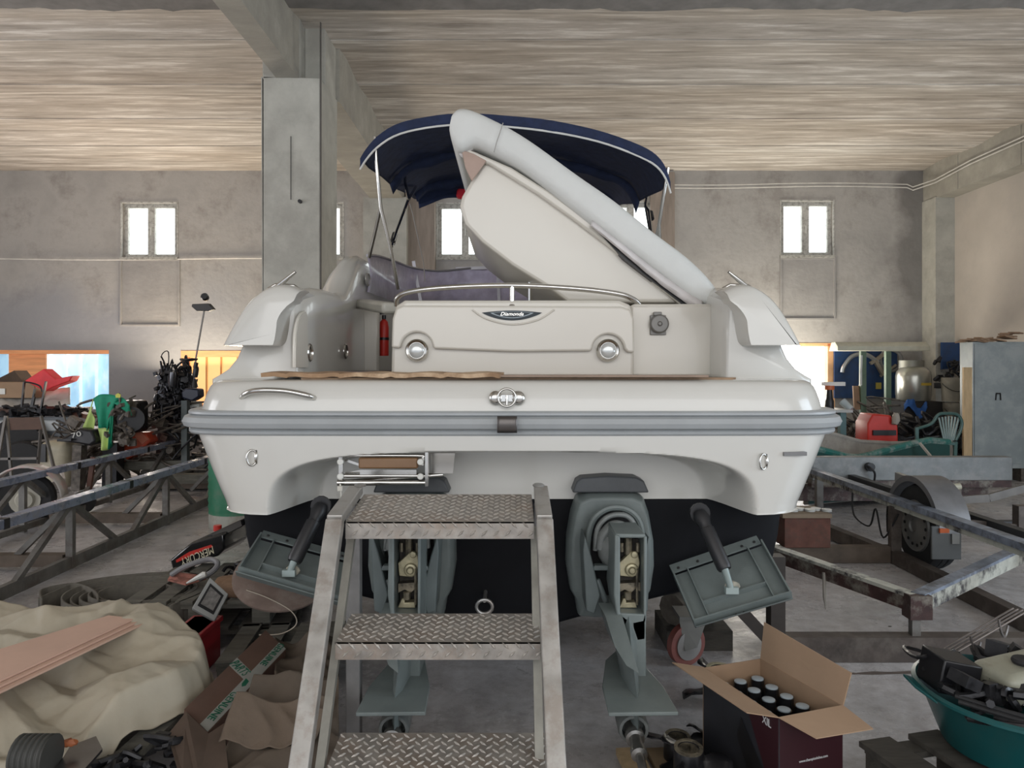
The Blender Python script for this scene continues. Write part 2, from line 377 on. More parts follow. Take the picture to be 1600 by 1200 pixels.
# lower openings with sheeting
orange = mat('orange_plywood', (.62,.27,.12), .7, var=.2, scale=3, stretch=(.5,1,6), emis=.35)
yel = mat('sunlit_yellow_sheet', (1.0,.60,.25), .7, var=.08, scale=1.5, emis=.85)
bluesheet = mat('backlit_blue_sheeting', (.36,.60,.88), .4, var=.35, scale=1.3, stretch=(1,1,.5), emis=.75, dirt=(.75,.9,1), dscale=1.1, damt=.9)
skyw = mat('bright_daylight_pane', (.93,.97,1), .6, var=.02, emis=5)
def low(i, n, mt):
    a, b_, c, d = lows[i]; g = G(); g.bb(wx(a), wx(b_), YB+.2, YB+.21, wz(d), wz(c)); return struct(g.build('window_%d' % n, mt, smooth=0, loc=(wx(a),YB,wz(d))))
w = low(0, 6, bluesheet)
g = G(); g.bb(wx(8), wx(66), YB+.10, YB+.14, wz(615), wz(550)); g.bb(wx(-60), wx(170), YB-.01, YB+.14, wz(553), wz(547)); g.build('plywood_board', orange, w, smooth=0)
g = G()
for px in (68, 95, 118, 143, 168): g.bb(wx(px)-.015, wx(px)+.02, YB+.14, YB+.19, wz(640), wz(553))
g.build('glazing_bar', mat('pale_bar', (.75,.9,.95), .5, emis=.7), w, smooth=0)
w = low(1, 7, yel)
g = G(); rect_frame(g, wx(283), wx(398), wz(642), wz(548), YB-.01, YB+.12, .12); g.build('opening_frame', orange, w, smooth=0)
g = G()
for px in (317, 340, 366): g.bb(wx(px)-.012, wx(px)+.012, YB+.15, YB+.19, wz(640), wz(553))
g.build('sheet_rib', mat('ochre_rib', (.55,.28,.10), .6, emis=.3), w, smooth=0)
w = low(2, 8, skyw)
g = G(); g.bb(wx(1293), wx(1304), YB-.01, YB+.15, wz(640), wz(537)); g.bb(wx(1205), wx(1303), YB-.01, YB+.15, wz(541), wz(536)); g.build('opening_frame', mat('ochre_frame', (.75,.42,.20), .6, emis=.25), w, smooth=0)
# side walls
struct(G().bb(XR, XR+.3, -3, YB+.3, 0, ZC+.3).build('wall_right', walll, smooth=0))
struct(G().bb(XL-.3, XL, -3, YB+.3, 0, ZC+.3).build('wall_left', wallm, smooth=0))
# right beam and corner column
g = G().bb(7.82, XR, -3, YB, 4.83, ZC+.1)
for y in (11.3, 12.9): g.bb(7.81, 7.83, y, y+.015, 4.83, ZC)
struct(g.build('trim_7', beamm, smooth=0))
struct(G().bb(7.80, 8.15, 13.55, YB, 0, 4.84).build('column_corner', conc, smooth=0))
# cable conduits
g = G()
for k in (0, 1):
    z = 5.18-.06*k; pts = [V(x, YB-.03, z+.02*math.sin(x*1.3)) for x in [1.5+.4*i for i in range(16)]]+[V(7.6, YB-.05, z-.06), V(7.76, 13.5, z-.03), V(7.78, 12.5, z+.04), V(7.78, 9, z+.05), V(7.78, 4, z+.08)]
    g.tube(pts, .012, 6)
tag(g.build('cable_conduit', mat('grey_conduit', (.62,.60,.56), .6), smooth=50), 'pair of thin cables running along the top of the back wall and beam', 'cable')
tag(G().tube([V(x, YB-.025, wz(405)+.015*math.sin(x)) for x in [XL+.3*i for i in range(28)]], .014, 6).build('wall_pipe', mat('grey_conduit', ()), smooth=50), 'thin horizontal pipe on the back wall left of the pillar', 'pipe')
# main column
g = G(); g.bb(-2.68, -2.06, 7.9, 8.62, 0, 4.83); g.bb(-2.68, -2.29, 7.9, 8.62, 4.83, ZC+.1); g.bb(-2.29, -2.06, 8.12, 8.62, 4.83, ZC+.1)
col = struct(g.build('column_middle', conc, bevel=.012, smooth=0, loc=(-2.37,8.2,0)))
G().tube([V(-2.37, 7.89, 4.2), V(-2.37, 7.89, 3.52)], .004, 5).tube([V(-2.27, 7.86, 3.5), V(-2.27, 7.92, 3.5)], .02, 8).build('hole_and_wire', blackp, col)
G().bb(-2.064, -2.052, 7.9, 7.93, 0, ZC).build('column_edge', mat('dark_edge', (.12,.11,.10), .9), col, smooth=0)
struct(G().bb(-2.53, -2.29, -3, 7.92, 4.83, ZC+.1).build('trim_8', beamm, smooth=0))
struct(G().bb(-2.62, -2.02, 8.62, YB, 4.83, ZC+.1).build('trim_9', beamm, smooth=0))
struct(G().bb(-2.75, -1.95, 13.6, YB, 0, 4.85).build('column_back', conc, smooth=0))
struct(G().bb(2.62, 3.08, 13.93, YB, 0, 5.4).build('pilaster_back', mat('brown_stained_concrete', (.30,.25,.21), .9, var=.2, scale=3, stretch=(4,4,.5)), smooth=0))
struct(G().bb(-2.0, -1.45, 13.8, YB, 0, 5.4).build('pilaster_back', mat('brown_stained_concrete', ()), smooth=0))

# crack and joint in the floor slab
g = G(); ra, rb = [], []
for i in range(60):
    x = lerp(1.9, 5.2, i/59); y = 4.16+.02*math.sin(x*3)+.02*noise.noise(V(x*6,0,0)); ra.append(V(x, y, .001)); rb.append(V(x, y+.035+.02*noise.noise(V(x*9,5,0)), .001))
g.loft([ra, rb], closed=False); struct(g.build('trim_10', mat('floor_joint_filler', (.12,.095,.08), .9, var=.3), smooth=0))
# ------------------------------------------------------------------ the boat
boat = thing('motor_boat', (0, 6, 0), 'white motor cruiser with black underbody and raised engine hatch, standing stern-on in the hall', 'boat')
HW = 1.6
def plan(k, zoff=0, n=64, bow=11.4, ys=3.40):
    """half outline from the stern centre round the quarter to the bow, k = width factor"""
    base = [(0,0),(.35,.0),(.8,.004),(1.15,.012),(1.3,.022),(1.38,.034),(1.45,.06),(1.51,.10),(1.555,.155),(1.585,.23),(1.6,.34),(1.6,.6),(1.6,2.2),(1.55,4.0),(1.35,5.6),(1.0,6.8),(.5,7.6),(0,8.0)]
    return base
XF = [i/60 for i in range(61)]
def stern_x():
    xs = [1.30*i/100 for i in range(101)]+[1.34,1.38,1.415,1.45,1.48,1.51,1.535,1.555,1.572,1.585,1.594,1.6]
    return xs
SX = stern_x()
def stern_y(x):
    return interp([(0,0),(.35,.0),(.8,.004),(1.15,.012),(1.3,.022),(1.38,.034),(1.45,.06),(1.51,.10),(1.555,.155),(1.585,.23),(1.6,.34)], x)
SIDE = [(1.6,.6),(1.6,1.2),(1.6,2.2),(1.55,4.0),(1.35,5.6),(1.0,6.8),(.5,7.6),(0,8.0)]
KZ = [(.33,.0),(.45,.30),(.58,.66),(.66,.855),(.72,.875),(.84,.893),(1.0,.905),(1.04,.908),(1.05,.885),(1.09,.893),(1.15,.91),(1.25,.937),(1.33,.957),(1.40,.975),(1.46,.985)]
def row(z, k, rec=True, yo=0.0, bow=0):
    pts = []
    for x in SX:
        y = 3.42+yo+stern_y(x); X = x*k
        if rec:
            if z < 1.047: y = 3.86-.02*(1.04-z)+stern_y(x)*.3
            else:
                q = (abs(X)/1.15)**4+(max(0, z-.93)/(1.345-.93))**5
                y += .44*sst((1-q)/.42)
        pts.append((X, y))
    for x, dy in SIDE: pts.append((x*k, max(3.42+dy-bow*max(0, (dy-2.2)/5.8), 3.9 if z < 1.047 else 0)))
    full = [V(-a, b_, z) for a, b_ in reversed(pts)]+[V(a, b_, z) for a, b_ in pts[1:]]
    return full
g = G(); zs = []
z = .33
zs = [.33,.38,.45,.52,.58,.62,.66,.69,.72,.78,.84,.90,.96,1.0,1.03,1.0465,1.0475,1.052,1.06,1.07]+[1.07+.006*i for i in range(1, 39)]+[1.301,1.305,1.31,1.315,1.32,1.325,1.33,1.335,1.34,1.35,1.37,1.40,1.43,1.46]
rows = [row(z, interp(KZ, z), bow=2.6*(1.46-z)) for z in zs]
nv = len(rows[0])
for i in range(len(rows)-1):
    fs = []
    vs = rows[i]+rows[i+1]
    # white above a wavy paint line
    g.add(vs, [(j, j+1, nv+j+1, nv+j) for j in range(nv-1)], 0 if zs[i] >= 1.0465 else 1)
hull = g.build('hull', [gel, anti], boat, smooth=50)
# topside band above the rub rail and the deck surface
g = G(); KT = [(1.46,.972,0),(1.50,.974,.012),(1.54,.972,.018),(1.58,.967,.026),(1.62,.96,.036),(1.645,.954,.045),(1.662,.946,.058),(1.672,.935,.075),(1.677,.92,.10)]
rr = [row(z, k, rec=False, yo=yo) for z, k, yo in KT]
rr.append([V(p.x*.985, p.y+.05 if p.y < 4 else p.y, 1.680) for p in rr[-1]])
g.loft(rr, closed=False)
last = rr[-1]; n = len(last)
half = n//2
inner = [[last[j], last[n-1-j]] for j in range(half+1)]
g.loft([[a, lerp(a, b_, .25), lerp(a, b_, .5), lerp(a, b_, .75), b_] for a, b_ in inner], closed=False)
deck = g.build('deck', gel, boat, smooth=50)
# rub rail
def railpath(k, z, dy): return [V(p.x*1.0, p.y+dy, z) for p in row(z, k, rec=False)]
def rail(g, prof):
    path = row(1.478, 1.0, rec=False); rings = []
    for i, p in enumerate(path):
        a = path[max(0, i-1)]; b_ = path[min(len(path)-1, i+1)]; d = (b_-a).normalized(); nrm = V(d.y, -d.x, 0)
        rings.append([p+nrm*o+V(0,0,z) for o, z in prof])
    g.loft(rings)
g = G(); rail(g, [(-.05,-.058),(.004,-.058),(.012,-.05),(.014,-.040),(.006,-.034),(.016,-.030),(.036,-.022),(.046,0),(.036,.022),(.018,.030),(.006,.033),(.016,.038),(.016,.048),(.004,.056),(-.05,.056)])
rr_ = g.build('rub_rail', rubm, boat, smooth=30)
g = G(); 
prof = [(-.045,.0),(.0,.012),(.034,.012),(.045,0)]
g.loft([[V(-.022+x, 3.362-.012*math.cos(t*PI/2*.9)-.008, 1.478+.037*t) for x in (-.045,-.03,0,.03,.045)] for t in (-1,-.6,0,.6,1)], closed=False)
g.build('joint_cover', mat('dark_joint_cover', (.10,.09,.085), .3, .6), rr_, solid=.006)
# teak inlay on the platform, cardboard lies on it
g = G()
for i in range(9):
    y = 3.56+.055*i; g.bb(-1.02+.012*i, 1.10-.03*abs(i-1), y, y+.048, 1.676, 1.688)
g.build('teak_planking', teak, boat, smooth=0)
# side coamings with their sweeping profile
def coam(sd):
    g = G(); st = []
    for y, H, wi, sc in [(3.80,2.06,1.12,.985),(3.815,2.10,1.105,.995),(3.9,2.13,1.10,1),(4.2,2.19,1.10,1),(4.5,2.21,1.10,1),(4.8,2.215,1.10,1),(4.95,2.24,1.10,1),(5.1,2.36,1.10,1),(5.3,2.49,1.10,1),(5.5,2.565,1.10,1),(5.8,2.575,1.10,1),(6.4,2.54,1.08,.98),(7.2,2.48,.98,.94),(8.2,2.40,.80,.84),(9.2,2.2,.50,.66)]:
        B = 1.672
        ow = lambda t: t*sc
        hh = H-B
        pts = [(wi, B), (wi+.004, B+hh*.5), (wi+.01, B+hh*.9), (wi+.03, H-.02), (wi+.06, H), (ow(1.24), H-.005), (ow(1.31), H-.04-.06*hh), (ow(1.37), B+hh*.62), (ow(1.40), B+hh*.42), (ow(1.43), B+hh*.26), (ow(1.475), B+hh*.13), (ow(1.525), B+hh*.055), (ow(1.56), B+.004), (ow(1.56), B-.02), (wi, B-.02)]
        st.append([V(sd*a, y, b_) for a, b_ in pts])
    g.loft(st); return g
for sd, lb in ((-1, None), (1, None)):
    cm = coam(sd).build('side_coaming', gelc if 0 else gel, boat, smooth=60)
    # overhanging quarter fairing
    g = G(); base = [V(a_, b__, 0) for a_, b__ in ((1.045,2.125),(1.10,2.15),(1.17,2.155),(1.23,2.13),(1.29,2.083),(1.34,2.02),(1.385,1.945),(1.42,1.88),(1.437,1.846))]; base = spline(base, 3)+[V(1.40,1.846,0),V(1.30,1.846,0)]+spline([V(1.19,1.846,0),V(1.168,1.868,0),V(1.155,1.92,0),V(1.148,1.97,0),V(1.143,2.01,0),V(1.12,2.055,0),V(1.085,2.095,0)], 3)
    cx, cz = 1.17, 1.86; rings = []
    for y, s, t in [(3.595,.84,.02),(3.61,.92,.008),(3.64,.965,.003),(3.70,.99,0),(3.80,1.0,0),(3.92,1.0,0),(4.4,1.0,.02),(4.9,.97,.02),(5.4,.9,.05)]:
        rings.append([V(sd*(max(1.115, cx+(a-cx)*s) if y > 3.9 else cx+(a-cx)*s), y, max(1.846, cz+(b_-cz)*s-t)) for a, b_, _ in base])
    g.loft(rings); fr = g.build('quarter_fairing', gel, boat, bevel=.006, smooth=45)
    # cleat on the fairing
    cl = G(); cy = 4.0; x0 = sd*1.235; z0 = 2.15
    for q in (-.05, .05): cl.lathe([(.02,0),(.02,.008),(.009,.012),(.009,.045)], V(x0+q*.9, cy, z0-abs(q)*.1-.012), (0,0,1), 10)
    cl.tube([V(x0-.09, cy, z0+.012), V(x0-.05, cy, z0+.035), V(x0+.05, cy, z0+.03), V(x0+.09, cy, z0+.0)], .009, 8)
    cl.tube([V(x0-sd*.07, cy-.04, z0+.10), V(x0-sd*.01, cy-.03, z0+.055), V(x0+sd*.09, cy, z0-.01)], [.008,.014,.010], 8)
    cl.build('cleat', steel, boat, smooth=50)
# groove of the flap on the left fairing
G().tube(spline([W(424,448,3.9), W(414,462,3.85), W(414,478,3.78), W(424,484,3.74), W(444,486,3.70)], 5), .004, 6).build('locker_seam', mat('seam_dark', (.30,.29,.27), .6), boat)
# inner side: arched niche, speakers, locker front, cockpit
def PX(px, py, x=-1.095):   # point on the inner face of the left coaming
    Y = -x*F/(800-px); return V(x, Y, EYE-(py-HZ)/F*Y)
g = G(); arch = [PX(459,574), PX(459,545), PX(460,520), PX(464,500), PX(470,490), PX(476,488), PX(478,496), PX(478,520), PX(479,574)]
g.tube(spline(arch, 4), .007, 8); g.prism([p+V(.006,0,0) for p in arch], V(.004,0,0)); g.build('gate_niche', gelc, boat)
def oval(px, py, rx, rz, nm, mt, parent, x=-1.09):
    c = PX(px, py, x); g = G(); g.lathe([(1,0),(1,.006),(.86,.012),(.80,.004),(.4,.003),(.01,.003)], c, (1,0,0), 24, sx=rz, sy=rx); return g.build(nm, mt, parent)
oval(483,551,.05,.05,'speaker', steel, boat); oval(539,549,.05,.05,'speaker', steel, boat)
oval(574,437,.05,.085,'oval_emblem', mat('tinted_emblem', (.50,.49,.46), .3, .4), boat)
G().bb(-1.12, W(592,0,5.5).x, 5.5, 5.56, 1.69, 2.2).build('cockpit_bulkhead', gelc, boat, bevel=.02)
G().bb(-1.08, -.3, 7.2, 7.25, 1.69, 2.3).build('cabin_bulkhead', gelc, boat, bevel=.02)
g = G().bar(W(568,475,5.3), W(612,482,4.5), .12, .07); g.build('arm_rest', mat('grey_cream_moulding', (.46,.45,.40), .35), boat, bevel=.02)
G().bb(-1.09, -.62, 4.15, 5.85, 1.69, 1.705).build('cockpit_mat', mat('dark_mat', (.13,.11,.11), .8), boat)
# seat block / aft bench with moulded hood
g = G(); bx0, bx1 = -.66, .66
out = [(bx0-.005,1.69),(bx0+.0,1.85),(bx0+.008,2.02),(bx0+.025,2.075),(bx0+.07,2.105),(bx1-.07,2.105),(bx1-.01,2.08),(bx1+.005,2.02),(bx1+.01,1.85),(bx1+.01,1.69)]
def ring(y, s, dz=0): return [V(x*s, y, 1.69+(z-1.69)*(1+dz)) for x, z in out]
g.loft([ring(4.03,.985,-.02), ring(4.045,.998,-.004), ring(4.1,1), ring(4.75,1), ring(4.8,.99)])
bench = g.build('aft_bench', gelc, boat, bevel=.01, smooth=40)
def arcpts(cx, cz, r, a0, a1, n=14): return [(cx+r*math.cos(lerp(a0,a1,i/n)), cz+r*math.sin(lerp(a0,a1,i/n))) for i in range(n+1)]
LZ = 1.828; LX0, LX1 = -.517, .522
poly = [(bx0+.006,LZ+.015),(bx0+.012,2.0),(bx0+.03,2.055),(bx0+.07,2.072),(bx1-.07,2.066),(bx1-.02,2.05),(bx1,2.0),(bx1+.004,LZ-.012),(LX1+.105,LZ-.012)]
poly += arcpts(LX1, LZ, .088, 0.1, PI-.05)+[(LX1-.10,LZ-.004),(0,LZ-.008),(LX0+.10,LZ+.008)]+arcpts(LX0, LZ+.01, .088, .05, PI-.05)+[(LX0-.10,LZ+.012)]
hood = G().prism([V(x, 3.985, z) for x, z in poly], V(0,.08,0)).build('bench_hood', gelc, bench, bevel=.012, smooth=40, seg=3)
for lx in (LX0, LX1):
    g = G().lathe([(.062,.0),(.062,.05),(.055,.062),(.046,.058),(.044,.05)], V(lx, 4.04, LZ), (0,-1,0), 28)
    l = g.build('courtesy_lamp', steel, boat, smooth=50)
    G().lathe([(.045,.0),(.04,.012),(.02,.018),(.001,.019)], V(lx, 3.995, LZ), (0,-1,0), 24).build('lens', glassw, l, smooth=60)
# curved groove under the badge
G().tube(spline([W(738,484,3.982), W(760,498,3.98), W(800,507,3.98), W(840,500,3.98), W(866,484,3.982)], 6), .005, 8).build('moulded_crease', gelc, bench)
def lens(w, h, cx, cz, y, d):
    up = [(cx-w+2*w*i/20, cz+h*.28*math.sin(PI*i/20)) for i in range(21)]; lo = [(cx+w-2*w*i/20, cz-h*math.sin(PI*i/20)**.8) for i in range(1, 20)]
    return G().prism([V(a, y, b_) for a, b_ in up+lo], V(0,-d,0))
c = W(800,488.5,3.98)
bd = lens(.163,.042,c.x,c.z,3.986,.006).build('badge', mat('badge_black', (.01,.02,.028), .5), bench)
lens(.118,.029,c.x,c.z-.001,3.981,.0025).build('badge_trim', mat('dull_badge_metal', (.20,.23,.25), .4, .6), bd); lens(.102,.024,c.x,c.z-.0015,3.9795,.002).build('badge_field', mat('badge_black', ()), bd)
text('badge_lettering', 'Diamonda', steel, bd, V(c.x, 3.976, c.z-.007), (1,0,0), (0,0,1), .019, width=.125, shear=.35)
# hand rail over the bench
g = G().tube(spline([W(620,478,4.15), W(621,466,4.13), W(640,456,4.10), W(700,449,4.06), W(800,446,4.05), W(900,451,4.06), W(965,459,4.1), W(990,468,4.13), W(1000,478,4.15)], 6), .015, 10)
g.tube([W(800,446,4.05), W(800,476,4.05)], .014, 10).lathe([(.026,0),(.024,.006),(.015,.012)], W(800,478,4.05), (0,0,1), 14)
g.build('hand_rail', steel, boat, smooth=60)
G().tube([W(828,478,4.6), W(828,425,4.6)], .014, 8).build('flag_staff_socket', steel, boat)
# bulkhead on the right with the shore power socket
g = G(); g.bb(.66, 1.12, 4.10, 4.2, 1.685, 2.085); g.bb(.67, 1.12, 4.10, 5.6, 2.06, 2.09); g.build('aft_bulkhead', gelc, boat, bevel=.015)
c = W(1028,508,4.09)
g = G().box(c, (.088,.014,.11)); g.lathe([(.052,0),(.052,.022),(.046,.03),(.012,.03),(.010,.036),(.001,.036)], c+V(.004,-.005,.006), (0,-1,0), 26); g.box(c+V(-.005,-.012,.062), (.045,.02,.02))
g.build('shore_power_socket', mat('socket_grey', (.17,.165,.155), .4, .3), boat, bevel=.003)
# drain dots, name plate, eye bolts, tow ring, quarter handle
c = W(792,621,3.41)
g = G()
for q in (-.052, .052): g.lathe([(.034,0),(.03,.012),(.018,.02),(.001,.021)], c+V(q,.02,-.004), (0,-1,0), 16)
g.box(c+V(0,.012,-.004), (.09,.01,.03)); g.tube([c+V(.041*math.cos(t*PI/12), -.02, .041*math.sin(t*PI/12)) for t in range(24)], .0055, 8, closed=True); g.tube([c+V(0,.01,-.035), c+V(0,-.03,-.03), c+V(0,-.02,.01)], .006, 8)
g.build('tow_ring', steel, boat, smooth=60)
for px, py, s in ((401,714,-1), (1193,720,-1)):
    c = W(px, py, 3.46); g = G().lathe([(.022,0),(.022,.008),(.012,.012)], c+V(0,.02,.02), (0,-1,0), 14)
    g.tube([c+V(.006,.01,.035), c+V(.006,-.02,.03), c+V(.006,-.03,0), c+V(.006,-.02,-.025), c+V(.006,.01,-.03)], .007, 8)
    g.tube([c+V(s*.012+.024*math.cos(t*PI/10)*.8, -.03+.012*math.cos(t*PI/10), .036*math.sin(t*PI/10)) for t in range(20)], .005, 8, closed=True)
    g.build('eye_bolt', steel, boat, smooth=60)
pl = G().box(W(1235,707,3.50)+V(0,-.045,0), (.112,.03,.018), Matrix.Rotation(.10, 3, 'Z')).build('name_plate', mat('plate_grey', (.20,.20,.20), .4, .3), boat)
g = G().tube(spline([W(376,624,3.50), W(384,615,3.44), W(405,610,3.41), W(445,611,3.41), W(480,618,3.42), W(493,623,3.47)], 6), [.010]*2+[.013]*27+[.010]*2, 10)
g.build('quarter_handle', steel, boat, smooth=60)
# folding bathing ladder under the platform
lad = G()
x0, x1 = W(524,0,3.47).x, W(668,0,3.47).x; zt, zb = W(0,700,3.47).z, W(0,758,3.47).z
lad.bar((x0+.02,3.50,zt+.02), (x0+.02,3.50,zb+.02), .02, .014); lad.bar((x1+.0,3.45,zt+.01), (x1,3.45,zb), .014, .035)
lad.tube(spline([V(x0+.02,3.46,zt-.035), V(x1-.05,3.46,zt-.035), V(x1-.02,3.46,zt-.045), V(x1-.02,3.46,zt-.08)], 4), .008, 8)
lad.tube([V(x0+.02,3.46,zb+.045), V(x1-.02,3.46,zb+.045)], .010, 8); lad.tube([V(x0+.01,3.47,zb+.012), V(x1,3.47,zb+.012)], .014, 8); lad.tube([V(x0+.0,3.55,zb+.0), V(x1+.06,3.6,zb+.03)], .012, 8)
lad.bar((x0+.04,3.5,zt-.06), (x0+.13,3.5,zt-.09), .008,.012); lad.bar((x0+.04,3.5,zb+.05), (x0+.13,3.5,zt-.11), .008,.012)
lad.bb(x0+.12, x1-.05, 3.45, 3.455, zb+.052, zb+.075); lad.box((x1+.06,3.62,(zt+zb)/2), (.10,.06,.10), top=1.2)
ladder = lad.build('bathing_ladder', steel, boat, smooth=50)
G().bb(x0+.11, x1-.045, 3.46, 3.54, zb+.078, zb+.13).build('ladder_tread', mat('varnished_tread', (.22,.12,.055), .35, coat=.4), ladder, bevel=.008)
for xx in (x0+.03, x1-.03):
    for zz in (zt-.062, zb+.045): G().lathe([(.015,0),(.015,.012),(.012,.015)], V(xx,3.45,zz), (0,-1,0), 14).build('end_cap', whitep, ladder)
G().tube(spline([V(x0+.03,3.44,zb+.01), V(x0+.035,3.44,zb-.06), V(x0+.045,3.44,zb-.17)], 4), .004, 6).box((x0+.03,3.44,zb-.01), (.022,.02,.022)).build('tether_cord', mat('white_cord', (.6,.58,.52), .8), ladder)
# open engine hatch: moulded liner below, sun pad cushion above
def poly_px(pts, Y): return [W(a, b_, Y) for a, b_ in pts]
lin = [(757,251),(768,255),(800,272),(850,304),(905,345),(960,388),(1010,428),(1070,474),(890,474),(860,452),(800,415),(752,378),(726,350),(718,322),(721,308),(737,280)]
g = G(); A = poly_px(lin, 4.3); cA = sum(A, Vector())/len(A)
def sc(pl, k, dy, c): return [c+(p-c)*k+V(0,dy,0) for p in pl]
g.loft([sc(A,.965,-.02,cA), sc(A,.99,-.006,cA), sc(A,1,.03,cA), [p+V(0,1.3,0) for p in A]])
hatch = g.build('engine_hatch', gelc, boat, bevel=.01, smooth=42)
fl = [(727,232),(745,240),(800,262),(860,300),(930,352),(990,400),(1040,436),(1092,474),(1062,474),(1010,436),(955,392),(900,352),(850,312),(800,280),(764,262),(762,300),(752,290),(735,262)]
G().prism(poly_px([(724,230),(745,238),(800,262),(860,300),(930,352),(990,400),(1040,436),(1095,475),(1062,475),(1000,424),(950,384),(895,342),(840,303),(800,278),(764,256),(740,248)], 4.24), V(0,1.45,0)).build('hatch_flange', gelc, hatch, bevel=.012, smooth=42)
STN = [((707,179),(702,203),.4),((714,170),(706,220),.8),((724,168),(717,236),.95),((738,171),(731,231),1),((760,180),(745,229),1),((800,200),(778,244),1),((840,226),(815,265),1),((900,270),(868,304),1),((960,312),(925,350),1),((1020,360),(980,392),1),((1072,399),(1035,434),1),((1105,430),(1072,462),1),((1124,456),(1096,474),.97),((1127,468),(1112,477),.8)]
g = G(); rings = []
for (tp, bt, k) in STN:
    a, b_ = W(tp[0], tp[1], 4.2), W(bt[0], bt[1], 4.2); m = (a+b_)/2; d_ = (a-b_)/2; D = .74*1.0; r_ = .05*k+.01; h_ = d_.length; u_ = d_.normalized(); rg = []
    for sy, su in ((-1,1),(1,1),(1,-1),(-1,-1)):
        for q in range(5):
            an = {(-1,1):PI,(1,1):PI/2,(1,-1):0,(-1,-1):-PI/2}[(sy,su)]-q*PI/8
            rr_2 = min(r_, h_*.95); rg.append(m+V(0,.72,0)+V(0,1,0)*(sy*(D-rr_2)+rr_2*math.cos(an))+u_*(su*(h_-rr_2)+rr_2*math.sin(an))+V(0,0,.004*noise.noise(m*5+V(0,q,sy))))
    rings.append(rg)
dense = []
for i in range(len(rings[0])):
    dense.append(spline([r[i] for r in rings], 4))
g.loft([[dense[i][k] for i in range(len(dense))] for k in range(len(dense[0]))]); cush = g.build('sun_pad_cushion', vinyl, boat, smooth=55)
G().tube(poly_px([(786,192),(781,208),(776,222),(772,238)], 4.155), .003, 6).build('cushion_seam', mat('seam_dark', ()), cush)
# loose dust skirt with folds along the lower edge of the cushion
g = G(); ra, rb, rc = [], [], []
for i in range(70):
    t = i/69; x = lerp(925, 1098, t); y = interp([(925,350),(980,393),(1035,436),(1098,476)], x)
    f = .006*noise.noise(V(t*14,0,0)); dp = 2+9*t**1.3*(1+.35*noise.noise(V(t*9,3,0)))
    ra.append(W(x, y-6, 4.20)); rb.append(W(x-1, y+dp*.5, 4.19)+V(0,f,0)); rc.append(W(x-3-4*t, min(y+dp, 477), 4.20)+V(0,-f,0))
g.loft([ra, rb, rc], closed=False); g.build('cushion_skirt', mat('pinkish_white_liner', (.60,.57,.56), .6), cush, solid=.004)
G().prism(poly_px([(935,362),(980,400),(1035,447),(1088,478),(1070,478),(1030,447),(975,405)], 4.225), V(0,.3,0)).build('hatch_gap_shade', blackp, hatch)  # black strip standing in for the shaded gap between cushion and liner
g = G(); ra, rb = [], []
for i in range(40):
    t = i/39; p = lerp(W(703,204,4.2), W(745,292,4.3), t); q = lerp(W(735,228,4.22), W(748,262,4.28), t)
    f = .012*math.sin(t*26); ra.append(p+V(f,0,0)); rb.append(q+V(f,.02,0))
g.loft([ra, rb, [p+V(.04,1.3,0) for p in rb]], closed=False); g.build('cushion_underside', mat('pinkish_white_liner', ()), cush, solid=.004)
G().prism(poly_px([(721,234),(740,240),(760,251),(737,283),(727,262)], 4.232), V(0,.02,0)).build('hatch_recess', mat('dusky_moulding', (.36,.25,.20), .3), hatch, bevel=.004)
# bimini top
prof = [(-1.03,3.15),(-.985,3.22),(-.913,3.30),(-.80,3.375),(-.65,3.42),(-.435,3.45),(-.2,3.452),(0,3.437),(.2,3.415),(.435,3.375),(.65,3.32),(.87,3.235),(.98,3.17),(1.04,3.09),(1.075,2.99)]
pp = spline([V(a, 0, b_) for a, b_ in prof], 3)
def bz(p, fl, dz): return lerp(p.z, 3.44, fl)+dz
g = G(); rings = []
for y, dz, wx_, fl in [(4.99,-.075,1.0,0),(5.0,-.03,1.0,0),(5.0,0,1,0),(5.3,.02,1,0),(5.7,.03,.98,.05),(6.1,.0,.95,.2),(6.5,.01,.91,.4),(6.8,.0,.88,.5),(6.95,-.02,.865,.6),(7.0,-.06,.86,.6),(6.98,-.10,.855,.6)]:
    rings.append([V(p.x*wx_, y+.01*noise.noise(p*6), bz(p, fl, dz)+(.012*math.sin(p.x*9+y*4) if 5.1 < y < 6.9 else 0)+(.03*noise.noise(p*4) if y > 6.9 else 0)) for p in pp])
g.loft(rings, closed=False)
bim = g.build('bimini_top', navy, boat, smooth=60, solid=.008)
g = G(); g.tube([V(p.x, 4.985, p.z-.078) for p in pp], .007, 6); g.build('bimini_piping', mat('white_piping', (.62,.62,.60), .6), bim)
# hanging gathers in the canopy between bows
g = G()
for y, fl, wx_ in ((5.9,.12,.95), (6.7,.5,.86)):
    ra, rb = [], []
    for p in pp:
        dr = .045+.03*noise.noise(V(p.x*5, y, 0))+.01*(abs(p.x)/1.05)**3
        ra.append(V(p.x*wx_, y, bz(p, fl, .01))); rb.append(V(p.x*wx_*.98, y+.04, bz(p, fl, -dr)))
    g.loft([ra, rb], closed=False)
g.build('bimini_pocket', navy, bim, smooth=60, solid=.006)
g = G().ball(W(648,286,6.6), .055, 8, (1.1,1,.8), .4).ball(W(1000,288,6.6), .055, 8, (1.1,1,.8), .4); g.build('canvas_bundle', navy, bim)
g = G()
def T(pts, r=.0125): g.tube([W(a, b_, Y) for a, b_, Y in pts], r, 8)
T([(586,214,5.02),(588,250,5.02),(595,325,5.1),(611,390,5.2),(622,452,5.3)]); T([(595,325,5.1),(577,402,5.4)])
T([(640,243,6.2),(633,262,6.1),(633,285,6.0),(639,312,5.9)]); T([(650,292,6.5),(638,312,6.0),(620,360,5.6),(612,385,5.4)])
bf = g.build('bimini_frame', steel, boat, smooth=60); g = G()
